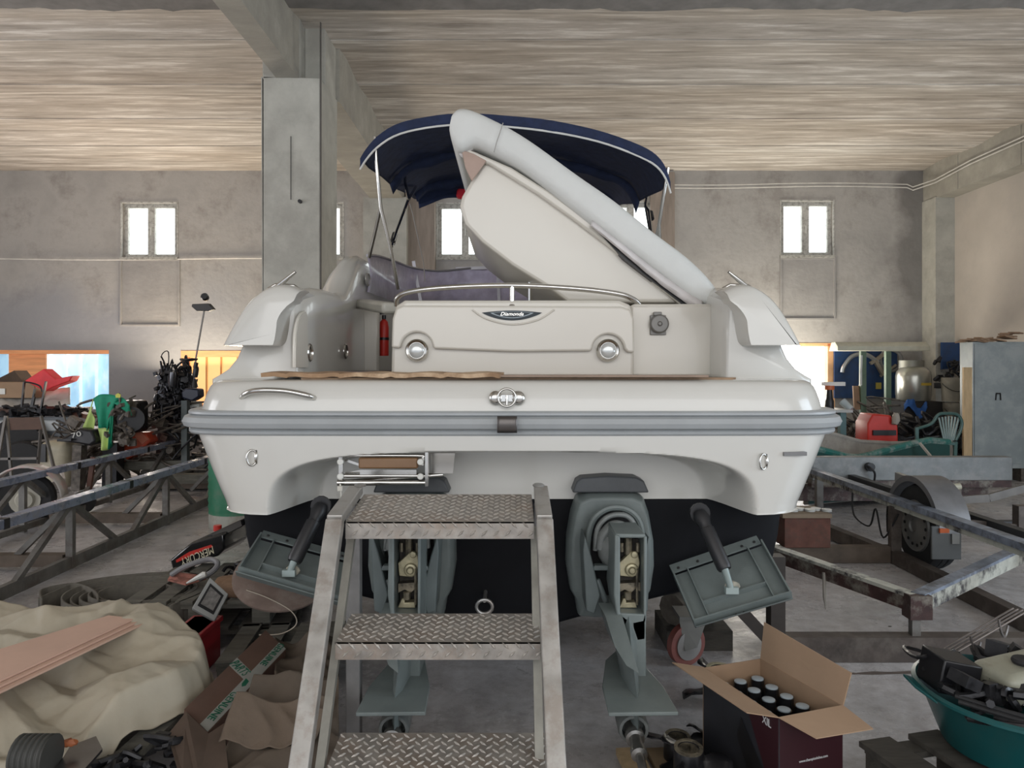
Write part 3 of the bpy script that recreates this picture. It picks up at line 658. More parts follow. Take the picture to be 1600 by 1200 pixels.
T([(1014,250,5.9),(1016,275,5.9),(1009,322,5.7),(1018,375,5.6)]); T([(1044,262,5.02),(1030,350,5.05),(1022,385,5.3)]); T([(1030,350,5.05),(1032,400,5.2)])
T([(1005,295,6.4),(1009,322,5.7),(1014,330,5.5),(1020,376,5.4)], .010)
bf = g.build('bimini_frame', steel, boat, smooth=60)
g = G(); T([(640,318,5.9),(645,335,5.9),(662,412,5.9),(664,440,5.9)], .004); g.build('bimini_strap', mat('grey_strap', (.35,.33,.31), .7), bim)
g = G(); T([(617,366,5.6),(613,380,5.45)], .022); T([(1016,332,5.6),(1018,342,5.55)], .022); g.build('frame_clamp', blackp, bf)
# windscreen with violet protective film
film = mat('violet_film_glass', (.66,.60,.78), .12, var=.2, scale=7, bump=.2, bscale=20, alpha=.62)
path = [V(-1.09,5.55,2.575), V(-1.07,5.9,2.62), V(-1.02,6.4,2.65), V(-.93,6.9,2.66), V(-.72,7.3,2.68), V(-.42,7.55,2.74), V(-.13,7.6,2.76), V(.13,7.6,2.76), V(.42,7.55,2.74), V(.72,7.3,2.68), V(.93,6.9,2.66), V(1.02,6.4,2.65), V(1.07,5.9,2.62), V(1.09,5.55,2.575)]
ps = spline(path, 4); g = G(); g.loft([[V(p.x*1.0, p.y+.25 if abs(p.x) < 1 else p.y, 2.30) for p in ps], [V(p.x*.995, p.y+.1, 2.45) for p in ps], ps], closed=False)
ws = g.build('windscreen', film, boat, smooth=60, solid=.008)
G().tube(ps, .012, 8).build('windscreen_frame', mat('screen_frame', (.30,.29,.31), .35, .5), ws)
g = G(); 
for a, b_ in (((706,420,7.6),(711,474,7.6)),((777,414,7.6),(780,474,7.6)),((712,420,7.55),(776,418,7.55)),((646,408,7.0),(658,474,7.0))): g.bar(W(*a), W(*b_), .022, .03)
g.build('screen_mullion', mat('screen_frame', ()), ws)
g = G().loft([[V(x, y, z) for x, z in ((-1.12,2.3),(-.9,2.42),(0,2.46),(.9,2.42),(1.12,2.3),(1.12,1.7),(-1.12,1.7))] for y in (7.9, 8.6)]+[[V(x*.6, 10.4, lerp(z, 1.75, .7)) for x, z in ((-1.12,2.3),(-.9,2.42),(0,2.46),(.9,2.42),(1.12,2.3),(1.12,1.7),(-1.12,1.7))]])
g.build('cabin_roof', gel, boat, bevel=.03)
# stern drives
def drive(px):
    dx = W(px, 0, 3.8).x; o = V(dx, 0, 0)
    def Q(a, b_, Y): return W(a-950+800, b_, Y)+o   # profile drawn about its own centre line
    def S(pts, Y): return [Q(a, b_, Y) for a, b_ in pts]
    g = G(); half = [(950,768),(985,769),(1002,776),(1010,800),(1017,840),(1018,880),(1012,920),(1004,934),(1000,960),(975,962),(950,962)]
    full = half+[(1900-a, b_) for a, b_ in reversed(half[1:-1])]
    inner = [(950,800),(975,803),(990,815),(998,845),(996,900),(985,940),(950,945)]; inner = inner+[(1900-a, b_) for a, b_ in reversed(inner[1:-1])]
    A = S(full, 3.78); cc = sum(A, Vector())/len(A)
    g.loft([[cc+(p-cc)*.90 for p in S(full, 3.70)], [cc+(p-cc)*.97+V(0,-.05,0) for p in A], A, [p+V(0,.16,0) for p in A]])
    d = g.build('stern_drive', dgrey, boat, bevel=.008, smooth=40)
    G().prism(S([(897,752),(905,747),(945,744),(990,746),(1002,752),(1010,770),(890,770)], 3.74), V(0,.14,0)).build('mounting_bracket', mat('bracket_dark_grey', (.07,.075,.08), .5, var=.2), d, bevel=.008)
    g = G(); arc = [(918,960),(917,880),(916,830),(922,812),(940,800),(960,800),(978,812),(984,830),(983,880),(982,960)]
    arc = [(912,955),(908,890),(910,840),(918,812),(935,797),(953,793),(972,797),(988,812),(995,840),(996,890),(990,955)]
    g.tube(spline(S(arc, 3.62), 4), .016, 8); g.build('shield_rim', dgrey, d)
    G().prism(S([(914,840),(920,815),(938,800),(965,800),(984,815),(990,840),(988,930),(916,930)], 3.665), V(0,.02,0)).build('drive_opening', mat('deep_black', (.006,.006,.007), .7), d)
    g = G().tube(spline(S([(918,860),(921,828),(934,810),(952,804),(970,808),(981,826),(984,856)], 3.56), 4), .013, 8)
    g.tube(spline(S([(926,858),(930,838),(942,824),(954,822),(966,828),(973,842)], 3.55), 4), .028, 10); g.ball(Q(948,858,3.56), .085, 8, (1,.8,1.1)); g.build('gimbal_ring', mat('drive_dull_grey', (.20,.215,.21), .5, .2, var=.2, scale=20), d, smooth=60)
    # side arms
    g = G()
    for s in (1, -1):
        m = (lambda a: a if s > 0 else 1900-a)
        g.prism(S([(m(1000),838),(m(1003),860),(m(998),955),(m(985),960),(m(976),930),(m(990),870)], 3.52), V(0,.22,0))
        g.prism(S([(m(938),884),(m(915),884),(m(912),892),(m(938),892)] if s > 0 else [(962,884),(985,884),(988,892),(962,892)], 3.52), V(0,.05,0))
        g.tube(S([(m(920),905),(m(934),940)], 3.55), .016, 8)
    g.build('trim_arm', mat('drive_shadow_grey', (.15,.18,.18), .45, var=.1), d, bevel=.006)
    # upper leg, open at the back showing the linkage
    g = G(); L0 = [(940,836),(984,838),(985,900),(985,955),(983,975),(968,972),(958,970),(944,958)]
    g.prism(S([(936,835),(944,838),(944,958),(962,972),(966,1005),(940,970),(934,930)], 3.30), V(0,.26,0)); g.prism(S([(981,838),(986,838),(985,960),(984,1000),(970,1002),(962,972),(981,968)], 3.30), V(0,.26,0)); g.prism(S([(942,958),(984,960),(985,1062),(966,1064),(957,1018),(944,975)], 3.30), V(0,.24,0)); g.prism(S([(936,834),(984,835),(982,841),(944,841)], 3.30), V(0,.26,0)); g.prism(S([(942,838),(984,838),(984,972),(950,972)], 3.50), V(0,.10,0))
    g.build('upper_leg', dgrey, d, bevel=.006)
    g = G(); g.bb(Q(946,0,3.44).x, Q(980,0,3.44).x, 3.44, 3.5, Q(0,955,3.44).z, Q(0,842,3.44).z); g.build('leg_cavity', mat('greasy_cavity', (.05,.042,.035), .6, .2, var=.6, scale=30), d)
    g = G(); g.tube(S([(962,840),(962,866)], 3.40), .018, 8); g.tube(S([(951,848),(951,862)], 3.39), .009, 8); g.tube(S([(976,848),(976,862)], 3.39), .009, 8); g.tube(S([(974,888),(974,945)], 3.37), .006, 6)
    g.prism(S([(946,912),(980,910),(980,924),(972,920),(966,926),(956,921),(946,926)], 3.39), V(0,.06,0)); g.tube(S([(960,925),(960,936)], 3.38), .018, 8); g.build('linkage_rod', grease, d)
    g = G(); g.prism(S([(946,880),(966,862),(976,864),(979,880),(975,898),(968,902),(948,900)], 3.38), V(0,.03,0)); g.lathe([(.032,0),(.03,.012),(.016,.016),(.014,.026),(.001,.027)], Q(966,890,3.38), (0,-1,0), 14); g.lathe([(.016,0),(.016,.012),(.008,.013)], Q(970,866,3.38), (0,-1,0), 10)
    g.build('gear_cover', brass, d, bevel=.003); G().prism(S([(946,950),(952,936),(957,934),(957,942),(972,941),(974,950)], 3.37), V(0,.05,0)).build('shift_bracket', brass, d, bevel=.003)
    # lower leg, anti ventilation plate, skeg fin, torpedo and shaft
    g = G(); cols = []
    for py, y0, y1, hw in ((962,3.30,3.64,.068),(1000,3.24,3.62,.056),(1030,3.16,3.60,.044),(1056,3.08,3.56,.034)):
        z = EYE-(py-HZ)/F*3.3
        cols.append([V(dx+.022+a*hw, lerp(y0, y1, t), z) for a, t in ((0,0),(.6,.15),(1,.45),(.8,.8),(0,1),(-.8,.8),(-1,.45),(-.6,.15))])
    zt_ = cols[-1][0].z
    cols.append([V(dx+.022+a*.03, lerp(3.06, 3.5, t), .22) for a, t in ((0,0),(.6,.15),(1,.45),(.8,.8),(0,1),(-.8,.8),(-1,.45),(-.6,.15))])
    g.loft(cols); g.prism([Q(932,962,3.32)+V(-.03,.0,0), Q(946,962,3.28), Q(962,1052,3.10), Q(945,1040,3.14), Q(930,1010,3.2)], V(-.01,.18,0)); g.build('lower_leg', dgrey, d, smooth=50)
    g = G(); zp = .355
    g.prism([V(dx-.115,2.95,zp), V(dx+.165,2.95,zp+.004), V(dx+.155,3.20,zp), V(dx+.10,3.48,zp), V(dx+.02,3.62,zp), V(dx-.06,3.48,zp), V(dx-.11,3.20,zp)], V(0,0,-.016))
    g.build('anti_ventilation_plate', dgrey, d, bevel=.004)
    g = G().lathe([(.02,-.32),(.055,-.2),(.064,0),(.066,.10),(.062,.115),(.05,.115),(.05,.06)], V(dx+.012,3.22,.215), (0,-1,-.06), 20); g.build('gear_housing', mat('sooty_drive_grey', (.15,.16,.155), .5, .2, var=.3, scale=20), d, smooth=60)
    g = G().lathe([(.034,0),(.034,.10),(.040,.105),(.040,.135),(.028,.14),(.026,.2),(.034,.205),(.034,.235),(.018,.24),(.018,.40),(.012,.41)], V(dx+.012,3.20,.212), (0,-1,-.16), 16); g.build('propeller_shaft', mat('worn_shaft_steel', (.35,.34,.32), .3, .9, var=.2, scale=20), d, smooth=40)
    return d
drive(952); drive(645)
# trim tabs with their rams
def tab(cn, Y, ram, lb, flip):
    a, b_, c, d = [W(x, y, yy) for x, y, yy in cn]    # hinge side a-b, free edge d-c
    nrm = (b_-a).cross(d-a).normalized()
    if nrm.y > 0: nrm = -nrm
    g = G().prism([a, b_, c, d], -nrm*.006)
    t = g.build('trim_tab', dgrey, boat, smooth=0)
    g = G(); h = .045
    for p, q in ((a, d), (b_, c), (d, c)): g.prism([p, q, q+nrm*h, p+nrm*h], ((b_-a).normalized()*.008 if (p, q) != (d, c) else (a-d).normalized()*.008))
    lip = (d-a).normalized(); g.prism([d, c, c+lip*.035+nrm*h, d+lip*.035+nrm*h], -nrm*.006)
    g.build('tab_rim', dgrey, t, smooth=0)
    g = G(); 
    for s in (.16, .84): g.prism([lerp(a, b_, s)+nrm*.001, lerp(d, c, s), lerp(d, c, s)+nrm*.03, lerp(a, b_, s)+nrm*.03], (b_-a).normalized()*.006)
    m0, m1 = lerp(a, d, .68), lerp(b_, c, .68); m0, m1 = lerp(m0, m1, .16), lerp(m0, m1, .84); g.prism([m0, m1, m1+nrm*.03, m0+nrm*.03], lip*.006); g.build('tab_stiffener', dgrey, t, smooth=0)
    g = G(); pr = (b_-a).normalized(); up = (a-d).normalized()
    g.prism([a-pr*.0+nrm*.012, b_+nrm*.012, b_+nrm*.012-up*.05+up*.11, a+nrm*.012-up*.05+up*.11], nrm*.008)
    hp = g.build('hinge_plate', dgrey, t, bevel=.002, smooth=0)
    g = G()
    for s in (.08,.3,.55,.8,.94): g.lathe([(.008,0),(.006,.006),(.001,.006)], lerp(a, b_, s)+nrm*.02+up*.02, nrm, 8)
    for s in (.42,.50): g.lathe([(.006,0),(.006,.001)], lerp(d, c, s)+lip*.018+nrm*.026, (0,-1,0), 8)
    g.build('bolt_heads', mat('dark_bolt', (.06,.06,.06), .4, .5), t)
    p, q = W(*ram[0]), W(*ram[1]); g = G(); dd = (q-p).normalized()
    g.tube([p-dd*.02, p+dd*.02, p+dd*.05, lerp(p, q, .25), lerp(p, q, .26), lerp(p, q, .95), q], [.03,.04,.03,.03,.036,.036,.03], 14); g.lathe([(.05,0),(.05,.02)], p+V(0,.03,.01), (0,-1,0), 14)
    rm = g.build('ram', mat('ram_black', (.018,.018,.02), .42, var=.1), t, smooth=40)
    e = W(*ram[2]); G().tube([q-dd*.01, e], [.018,.014], 10).box(e, (.06,.03,.03)).build('ram_rod', mat('ram_foot', (.35,.42,.41), .35, .2), rm)
    G().ball(lerp(q, e, .9)+V(.01,.02,-.0), .035, 6, (1,.3,.8), .3).build('barnacle_patch', mat('chalky_growth', (.35,.33,.27), .9, var=.3, scale=40), t)
tab([(405,843,3.72),(540,880,3.72),(540,948,3.42),(370,898,3.42)], 3.6, [(500,795,3.62),(459,878,3.46),(452,895,3.47)], '', -1)
tab([(1052,900,3.72),(1190,853,3.72),(1236,936,3.42),(1086,980,3.42)], 3.6, [(1095,806,3.62),(1133,890,3.46),(1143,922,3.47)], '', 1)
# ------------------------------------------------------------------ things on board
ext = thing('fire_extinguisher', W(600,556,5.62), 'small red fire extinguisher in the opening left of the boat\'s aft bench', 'fire extinguisher')
p = W(600,556,5.62); G().lathe([(.035,0),(.037,.01),(.037,.22),(.03,.26),(.012,.28)], p, n=16).build('cylinder', red, ext, smooth=50)
G().lathe([(.016,.28),(.016,.31)], p, n=10).bar(p+V(-.04,0,.32), p+V(.05,0,.335), .014, .014).build('valve_handle', blackp, ext); G().lathe([(.039,.12),(.039,.14)], p, n=16).build('strap', blackp, ext)
g = G(); rows = []
for i in range(30):
    t = i/29; x = lerp(-1.215, -.04, t); yy = lerp(3.56, 3.47, t); w_ = .30-.12*t
    rows.append([V(x+.03*math.sin(i), yy, 1.700+.004*math.sin(i*1.7)), V(x, yy+w_*.5, 1.706+.003*math.sin(i)), V(x, yy+w_, 1.702)])
g.loft(rows, closed=False); tag(g.build('cardboard_sheet', mat('packing_card', (.34,.215,.125), .9, var=.25, scale=6, dirt=(.62,.47,.32), dscale=3, damt=.7), solid=.02, smooth=0), 'flattened torn brown cardboard lying along the left of the boat\'s swim platform', 'cardboard')
g = G().prism([V(-.06,3.50,1.692), V(.93,3.48,1.692), V(.90,3.62,1.692), V(-.03,3.66,1.692)], V(0,0,.009)); tag(g.build('hardboard_strip', mat('greyish_board', (.30,.22,.17), .8, var=.12), smooth=0), 'thin grey-brown board lying along the right of the boat\'s swim platform', 'board')
g = G().prism([V(-1.02,3.98,1.70), V(-.74,3.92,1.70), V(-.72,4.4,1.70), V(-.98,4.5,1.70)], V(0,0,.014)); tag(g.build('cardboard_sheet', mat('dim_card', (.16,.13,.125), .9)), 'dark flat sheet on the passage floor left of the aft bench', 'cardboard')
p = W(727,293,7.0); tag(G().box(p, (.15,.10,.22), Matrix.Rotation(.12, 3, 'Y'), top=.85).build('red_bag', mat('bright_red_fabric', (.75,.02,.04), .6), bevel=.02), 'bright red fabric bag hanging behind the raised engine hatch', 'bag')
p = W(833,440,6.0); g = G().prism([p+V(-.05,0,.07), p+V(-.03,0,-.06), p+V(.07,0,-.045), p+V(.06,0,-.02), p+V(.0,0,.0), p+V(-.01,0,.075)], V(0,.01,0))
fl_ = g.build('warning_flag', mat('flag_red', (.60,.03,.05), .6)); tag(fl_, 'small red and black folded flag behind the bench hand rail', 'flag')
# ------------------------------------------------------------------ boarding steps
st = thing('boarding_steps', (-.27, 2.7, 0), 'galvanised steel steps with three chequer-plate treads leading up to the boat\'s stern', 'steps')
checker = mat('chequer_plate', (.34,.315,.285), .42, .45, var=.3, scale=14, rvar=.12, dirt=(.30,.21,.15), dscale=5, damt=.5)
stain = mat('step_steel', (.40,.385,.36), .45, .55, var=.16, scale=11, rvar=.12, dirt=(.25,.20,.16), dscale=9, damt=.5)
def tread(x0, x1, y0, y1, z0, z1, lip):
    g = G(); a, b_, c, d = V(x0[0], y0, z0), V(x0[1], y0, z0), V(x1[1], y1, z1), V(x1[0], y1, z1)
    g.prism([a, b_, c, d], V(0,0,-.006)); g.prism([a, b_, b_-V(0,0,lip), a-V(0,0,lip)], V(0,.006,0))
    pt = .043
    def loz(o, X, Yv, N, ang):
        u = (X*math.cos(ang)+Yv*math.sin(ang))*.018; w = (-X*math.sin(ang)+Yv*math.cos(ang))*.0055
        g.add([o+u, o+w, o-u, o-w, o+u*.45+N*.0045, o-u*.45+N*.0045], [(0,1,4),(1,2,5,4),(2,3,5),(3,0,4,5)], 1)
    L = (b_-a).length; D = (d-a).length; i = 0; nx = int(L/pt); ny = int(D/pt)
    Yd = (d-a).normalized(); X = (b_-a).normalized()
    for iy in range(ny):
        for ix in range(nx*2):
            u = (ix+.5)/(nx*2); v = (iy+.5+(.5 if ix % 2 else 0))/(ny+.0)
            if v > .99: continue
            loz(lerp(lerp(a, b_, u), lerp(d, c, u), v)+V(0,0,.0005), X, Yd, V(0,0,1), PI/4 if ix % 2 else -PI/4)
    for ix in range(nx):
        for k in (0, 1): loz(lerp(a, b_, (ix+.3+.5*k)/nx)-V(0,.001,.013+k*.03*lip/.05*.8), X, V(0,0,1), V(0,-1,0), -PI/4 if k == 0 else PI/4)
    return g.build('tread', [checker, mat('worn_chequer_lozenge', (.47,.44,.40), .38, .5, var=.2, scale=20)], st, smooth=0)
tread((-.645,.085), (-.645,.085), 2.85, 3.21, 1.142, 1.185, .066)
tread((-.625,.10), (-.625,.10), 2.60, 2.87, .770, .780, .062)
tread((-.615,.115), (-.615,.115), 2.33, 2.65, .405, .425, .06)
for s, xs in ((-1, (-.695,-.655)), (1, (.09,.10))):
    xt = -.680 if s < 0 else .125; xb = -.672 if s < 0 else .150
    top = V(xt, 2.83, 1.15); bot = V(xb, 2.02, -.0); mid = V(xt, 3.21, 1.205)
    dr = (bot-top).normalized()
    G().bar(top-dr*.0, bot+V(0,0,.02), .064, .05).build('stringer', stain, st, bevel=.005, smooth=0)
    G().bar(V(xt, 2.82, 1.155), mid, .06, .04).build('top_rail', stain, st, bevel=.005, smooth=0)
    G().bar(V(xt-s*.0, 3.17, 1.15), V(xt, 3.17, 0), .06, .055, up=(0,1,0)).build('rear_leg', mat('rear_leg_steel', (.20,.195,.19), .5, .5, var=.2, scale=8), st, bevel=.004, smooth=0)
    G().bar(V(xt-s*.035, 2.98, 1.09), V(xt-s*.03, 2.22, .0), .03, .03).build('inner_rail', mat('pale_rail', (.34,.33,.29), .5, .5, var=.2, scale=8), st, smooth=0)
    G().lathe([(.024,0),(.026,.006),(.018,.012),(.006,.013)], V(xt+(.02 if s < 0 else -.01), 3.2, 1.222), n=12).build('end_bolt', galv, st)
# ------------------------------------------------------------------ left boat cradle of two trusses
paintblue = mat('scuffed_blue_cradle_rail', (.24,.28,.38), .32, .2, var=.3, scale=9, rvar=.15, dirt=(.30,.29,.28), dscale=8, damt=.5)
truss = mat('dirty_grey_truss_steel', (.16,.155,.145), .55, .4, var=.3, scale=7, dirt=(.09,.07,.055), dscale=5, damt=.6)
cr = thing('boat_cradle', (-4.4, 7.5, 0), 'long empty steel boat cradle of two truss rails left of the boat', 'cradle')
for x, y0, y1, nodes_ in ((-3.76,3.6,12.2,(4.5,6.27,8.0,9.75,11.4)), (-5.05,3.6,12.6,(5.95,7.6,9.22,10.8))):
    z = .585
    G().bar((x,y0,z), (x,y1,z), .11, .07).build('top_chord', paintblue, cr, bevel=.006, smooth=0)
    if x > -4: G().bar((x,y0,.07), (x,y1,.07), .05, .10).build('bottom_chord', truss, cr, smooth=0)
    else: G().bar((x,y0,.07), (x,y1,.07), .05, .06).build('bottom_chord', truss, cr, smooth=0)
    for yn in nodes_:
        G().bar((x,yn,z-.02), (x,yn,.02), .06, .05, up=(0,1,0)).build('upright', truss, cr, smooth=0)
        for s in (-1, 1): G().bar((x,yn+s*.03,z-.03), (x+.0,yn+s*.72,.09), .045, .045).build('diagonal_brace', truss, cr, smooth=0)
    for yn in nodes_[:3]: G().bar((x-.058,yn+.9,z), (x+.058,yn+.9,z), .06, .076, up=(0,0,1)).build('strap_band', blackp, cr, smooth=0)
for yn in (6.27, 8.0, 9.75): G().bar((-3.79,yn,.55), (-4.25,yn,.09), .045, .045, (0,1,0)).build('cross_brace', truss, cr, smooth=0)
for yn in (6.27, 8.0, 10.2): G().bb(-5.0,-3.8,yn-.05,yn+.05,.04,.14).build('cross_beam', mat('brown_steel_beam', (.11,.085,.065), .6, .3, var=.3, scale=6), cr, smooth=0)
# ------------------------------------------------------------------ right cradle
maroon = mat('maroon_flaking_beam', (.05,.024,.022), .5, .1, var=.4, scale=10, dirt=(.32,.31,.26), dscale=6, damt=.55)
flake = mat('flaking_cream_paint', (.46,.46,.40), .6, var=.2, scale=7, dirt=(.035,.03,.035), dscale=6, damt=1)
bslate = mat('slate_padded_rail', (.23,.27,.34), .35, .2, var=.35, scale=9, dirt=(.05,.05,.05), dscale=8, damt=.8)
bdark = mat('dark_brown_beam', (.075,.06,.052), .6, .2, var=.35, scale=6, dirt=(.16,.14,.12), dscale=5, damt=.5)
c2 = thing('boat_cradle', (2.6, 5.5, 0), 'low steel cradle of dark and peeling painted beams right of the boat\'s hull', 'cradle')
def B(nm, a, b_, w, h, m, up=(0,0,1)): return G().bar(a, b_, w, h, up).build(nm, m, c2, smooth=0)
K = V(2.39,4.37,.33)
B('corner_arm', K, (1.95,5.55,.33), .07, .085, maroon); B('arm_padding', K+V(0,0,.05), (1.95,5.55,.385), .075, .022, flake)
B('corner_arm', K+V(.02,.0,0), (3.86,5.5,.36), .07, .09, flake); B('arm_padding', K+V(.02,0,.055), (3.86,5.5,.415), .08, .02, bslate)
B('corner_block', K+V(-.05,0,-.01), K+V(.08,0,-.01), .10, .14, maroon); B('corner_post', K, (2.39,4.37,.1), .05, .045, truss, (0,1,0))
B('side_rail', (3.38,4.2,.56), (3.38,9.2,.56), .10, .05, bslate); B('rail_web', (3.38,4.2,.515), (3.38,9.2,.515), .035, .06, flake)
B('rail_post', (3.38,6.5,.5), (3.38,6.5,0), .09, .06, bdark, (0,1,0)); B('floor_beam', (3.38,3.6,.06), (3.38,6.6,.06), .09, .11, bdark)
B('floor_beam', (1.5,4.37,.075), (3.4,4.37,.075), .10, .145, bdark); B('floor_beam', (2.0,6.53,.075), (3.36,6.53,.075), .10, .14, mat('brown_steel_beam', ()))
B('floor_beam', (3.3,6.53,.075), (3.0,9.0,.075), .09, .12, bdark)
B('hull_post', (1.565,4.37,.0), (1.565,4.37,.62), .085, .09, mat('near_black_beam', (.035,.028,.024), .6, var=.3), (0,1,0)); B('diagonal_brace', (1.50,4.37,.14), (1.2,4.37,.46), .06, .07, mat('near_black_beam', ()))
B('rear_post', (3.42,8.2,0), (3.42,8.2,.55), .07, .07, truss, (0,1,0))
G().tube([V(2.12,5.0,.34), V(2.115,4.98,.18), V(2.118,4.97,.10)], [.012,.012,.003], 6).build('hanging_sealant', mat('dirty_white_drip', (.28,.26,.23), .8), c2)
G().tube(spline([V(3.33,7.2,.5), V(3.3,7.1,.30), V(3.35,6.9,.24), V(3.36,6.8,.42), V(3.33,6.6,.2), V(3.36,6.4,.45)], 6), .008, 6).build('cable', rubber, c2)
# crate on the cradle
p = W(1262,870,6.55); cb = thing('wooden_crate', (p.x, 6.6, .145), 'small red-brown wooden block with scraps on top beside the boat\'s right hull bottom', 'crate')
G().bb(W(1226,0,6.45).x, W(1298,0,6.45).x, 6.45, 6.8, .145, .41).build('body', mat('redbrown_wood', (.13,.055,.04), .8, var=.35, scale=6, dirt=(.07,.05,.04), dscale=7), cb, bevel=.006, smooth=0)
G().bb(W(1223,0,6.43).x, W(1300,0,6.43).x, 6.43, 6.82, .41, .445).build('lid', woodp if 0 else mat('worn_ply_lid', (.22,.17,.12), .8), cb, smooth=0)
g = G()
for i in range(5): g.lathe([(.045,0),(.045,.02)], V(2.5+.075*i, 6.55+.05*(i % 2), .447), n=10)
g.build('scrap_washers', mat('pale_bits', (.45,.46,.44), .5), cb)
# ------------------------------------------------------------------ road trailer
tr = thing('boat_trailer', (4.3, 7.5, 0), 'galvanised road trailer with mudguarded wheel parked right of the boat', 'trailer')
G().bb(3.45, 5.75, 8.45, 8.6, .42, .69).build('main_beam', mat('trailer_grey_beam', (.19,.20,.20), .5, .4, var=.2, scale=5, dirt=(.30,.29,.28), dscale=4, damt=.5), tr, bevel=.01, smooth=0)
G().bb(3.45, 5.75, 8.47, 8.58, .34, .42).bb(3.3,5.6,8.65,8.75,.15,.35).build('lower_beam', maroon, tr, smooth=0)
wc = V(3.58, 6.36, .36)
g = G().lathe([(.21,-.09),(.30,-.10),(.345,-.085),(.36,-.05),(.36,-.03),(.352,-.025),(.36,-.02),(.36,.02),(.352,.025),(.36,.03),(.36,.05),(.345,.085),(.30,.10),(.21,.09)], wc, (-1,0,0), 40)
ty = g.build('tyre', rubber, tr, smooth=30)
g = G().lathe([(.225,.085),(.215,.108),(.20,.100),(.15,.096),(.10,.115),(.06,.118),(.05,.105),(.001,.105)], wc, (-1,0,0), 30); rim = g.build('wheel_rim', mat('dull_wheel_rim', (.22,.22,.21), .45, .5), tr, smooth=40)
for i in range(14): a = 2*PI*i/14; G().lathe([(.014,0),(.014,.004)], wc+V(-.099, .165*math.cos(a), .165*math.sin(a)), (-1,0,0), 10).build('rim_hole', mat('deep_black', ()), rim)
g = G(); rings = []
for i in range(21):
    a = PI*(.02+.96*i/20); r = .43; rings.append([wc+V(dx, -r_*math.cos(a), r_*math.sin(a)) for dx, r_ in ((-.13,r-.05),(-.13,r),(.13,r),(.13,r-.05),(.125,r-.05),(.125,r-.008),(-.125,r-.008),(-.125,r-.05))])
g.loft(rings); g.build('mudguard', mat('grey_mudguard', (.16,.16,.165), .35, .3, var=.2), tr, smooth=40)
G().prism([wc+V(-.13,.43,0), wc+V(-.13,.40,.10), wc+V(-.13,.25,.05), wc+V(-.13,.28,-.15), wc+V(-.13,.42,-.15)], V(.02,0,0)).build('mud_flap', rubber, tr)
mf = G().box(W(1478,848,5.95), (.24,.02,.27)).build('rear_flap', mat('mud_flap_grey', (.09,.095,.095), .6), tr, bevel=.006)
G().box(W(1475,829,5.93), (.075,.02,.035)).build('reflector', mat('orange_reflector', (.45,.10,.03), .3), mf); G().box(W(1493,842,5.93), (.06,.01,.08)).build('plate', mat('plate_pale', (.20,.20,.19), .5), mf)
G().bar((3.75,6.36,.36), (5.2,6.4,.36), .08, .08).bar((3.9,5.0,.42), (3.9,8.5,.42), .08, .14).build('axle_and_side_beam', mat('trailer_dark', (.05,.052,.055), .5, .4), tr, smooth=0)
a, b_ = W(1402,745,7.3), W(1465,770,6.6)
G().bar(a, b_, .05, .09).build('roller_arm', galv, tr, smooth=0)
g = G().tube([W(1466,764,6.6), W(1500,760,6.6)], .03, 10); g.tube([W(1466,757,6.6), W(1480,753,6.6), W(1490,758,6.6)], .014, 8); rl = g.build('keel_roller', mat('yellowed_roller', (.42,.40,.31), .5), tr)
G().bar(W(1473,768,6.6), W(1473,785,6.6), .03, .03, (0,1,0)).bar(W(1496,762,6.6), W(1496,790,6.6), .05, .04, (0,1,0)).build('roller_bracket', bdark, tr, smooth=0)
G().bar(W(1480,783,6.9), W(1545,778,6.9), .03, .07, (0,0,1)).bar(W(1545,778,6.9), W(1640,752,6.9), .03, .07).build('bent_crossbar', mat('bent_bar_steel', (.14,.13,.12), .5, .4, var=.2), tr, smooth=0)
G().bar(W(1515,818,6.0), W(1590,825,6.0), .03, .06).bb(W(1588,0,6.0).x, W(1612,0,6.0).x, 5.97, 6.05, W(0,838,6.0).z, W(0,790,6.0).z).build('end_frame', bdark, tr, smooth=0)
G().tube(spline([W(1355,728,8.4), W(1362,733,8.35), W(1367,740,8.35), W(1366,752,8.4)], 4), .012, 6).lathe([(.05,0),(.05,.06)], W(1357,729,8.45), (0,-1,0), 12).build('lighting_plug', blackp, tr)
# ------------------------------------------------------------------ clutter, foreground left
tarpm = mat('cream_tarpaulin', (.39,.35,.27), .55, var=.12, scale=3, bump=.12, bscale=16, dirt=(.34,.29,.21), dscale=3, damt=.5)
darkw = mat('dark_pallet_wood', (.055,.050,.042), .85, var=.35, scale=5, stretch=(1,4,4), bump=.2)
def pallet(cx, cy, z, w, d, rot, label, nsl=6, m=darkw, h=.14):
    t = thing('pallet', (cx, cy, z), label, 'pallet'); Rm = Matrix.Rotation(rot, 3, 'Z'); o = V(cx, cy, z)
    for i in range(nsl):
        x = lerp(-w/2+.05, w/2-.05, i/(nsl-1)); G().box(o+Rm @ V(x,0,h-.011), (w/nsl*.72, d, .022), Rm).build('deck_board', m, t, smooth=0)
    for y in (-d/2+.05, 0, d/2-.05):
        G().box(o+Rm @ V(0,y,h-.036), (w, .09, .024), Rm).build('stringer_board', m, t, smooth=0)
        for x in (-w/2+.06, 0, w/2-.06): G().box(o+Rm @ V(x,y,(h-.048)/2), (.11, .09, h-.048), Rm).build('block', m, t, smooth=0)
    return t
pallet(-2.35, 3.15, 0, 1.25, 1.5, -.35, 'dark timber pallet on the floor beneath the cream tarpaulin')
pallet(-1.95, 5.0, 0, 1.0, 1.0, .12, 'dark pallet on the floor under the black outboard cowling')
pallet(-1.98, 5.02, .14, .9, .9, .05, 'grey upper pallet carrying the black outboard cowling', m=woodg)
pallet(-1.32, 4.3, 0, .62, .6, .1, 'weathered pallet end under the round brown board', nsl=4, m=woodg)
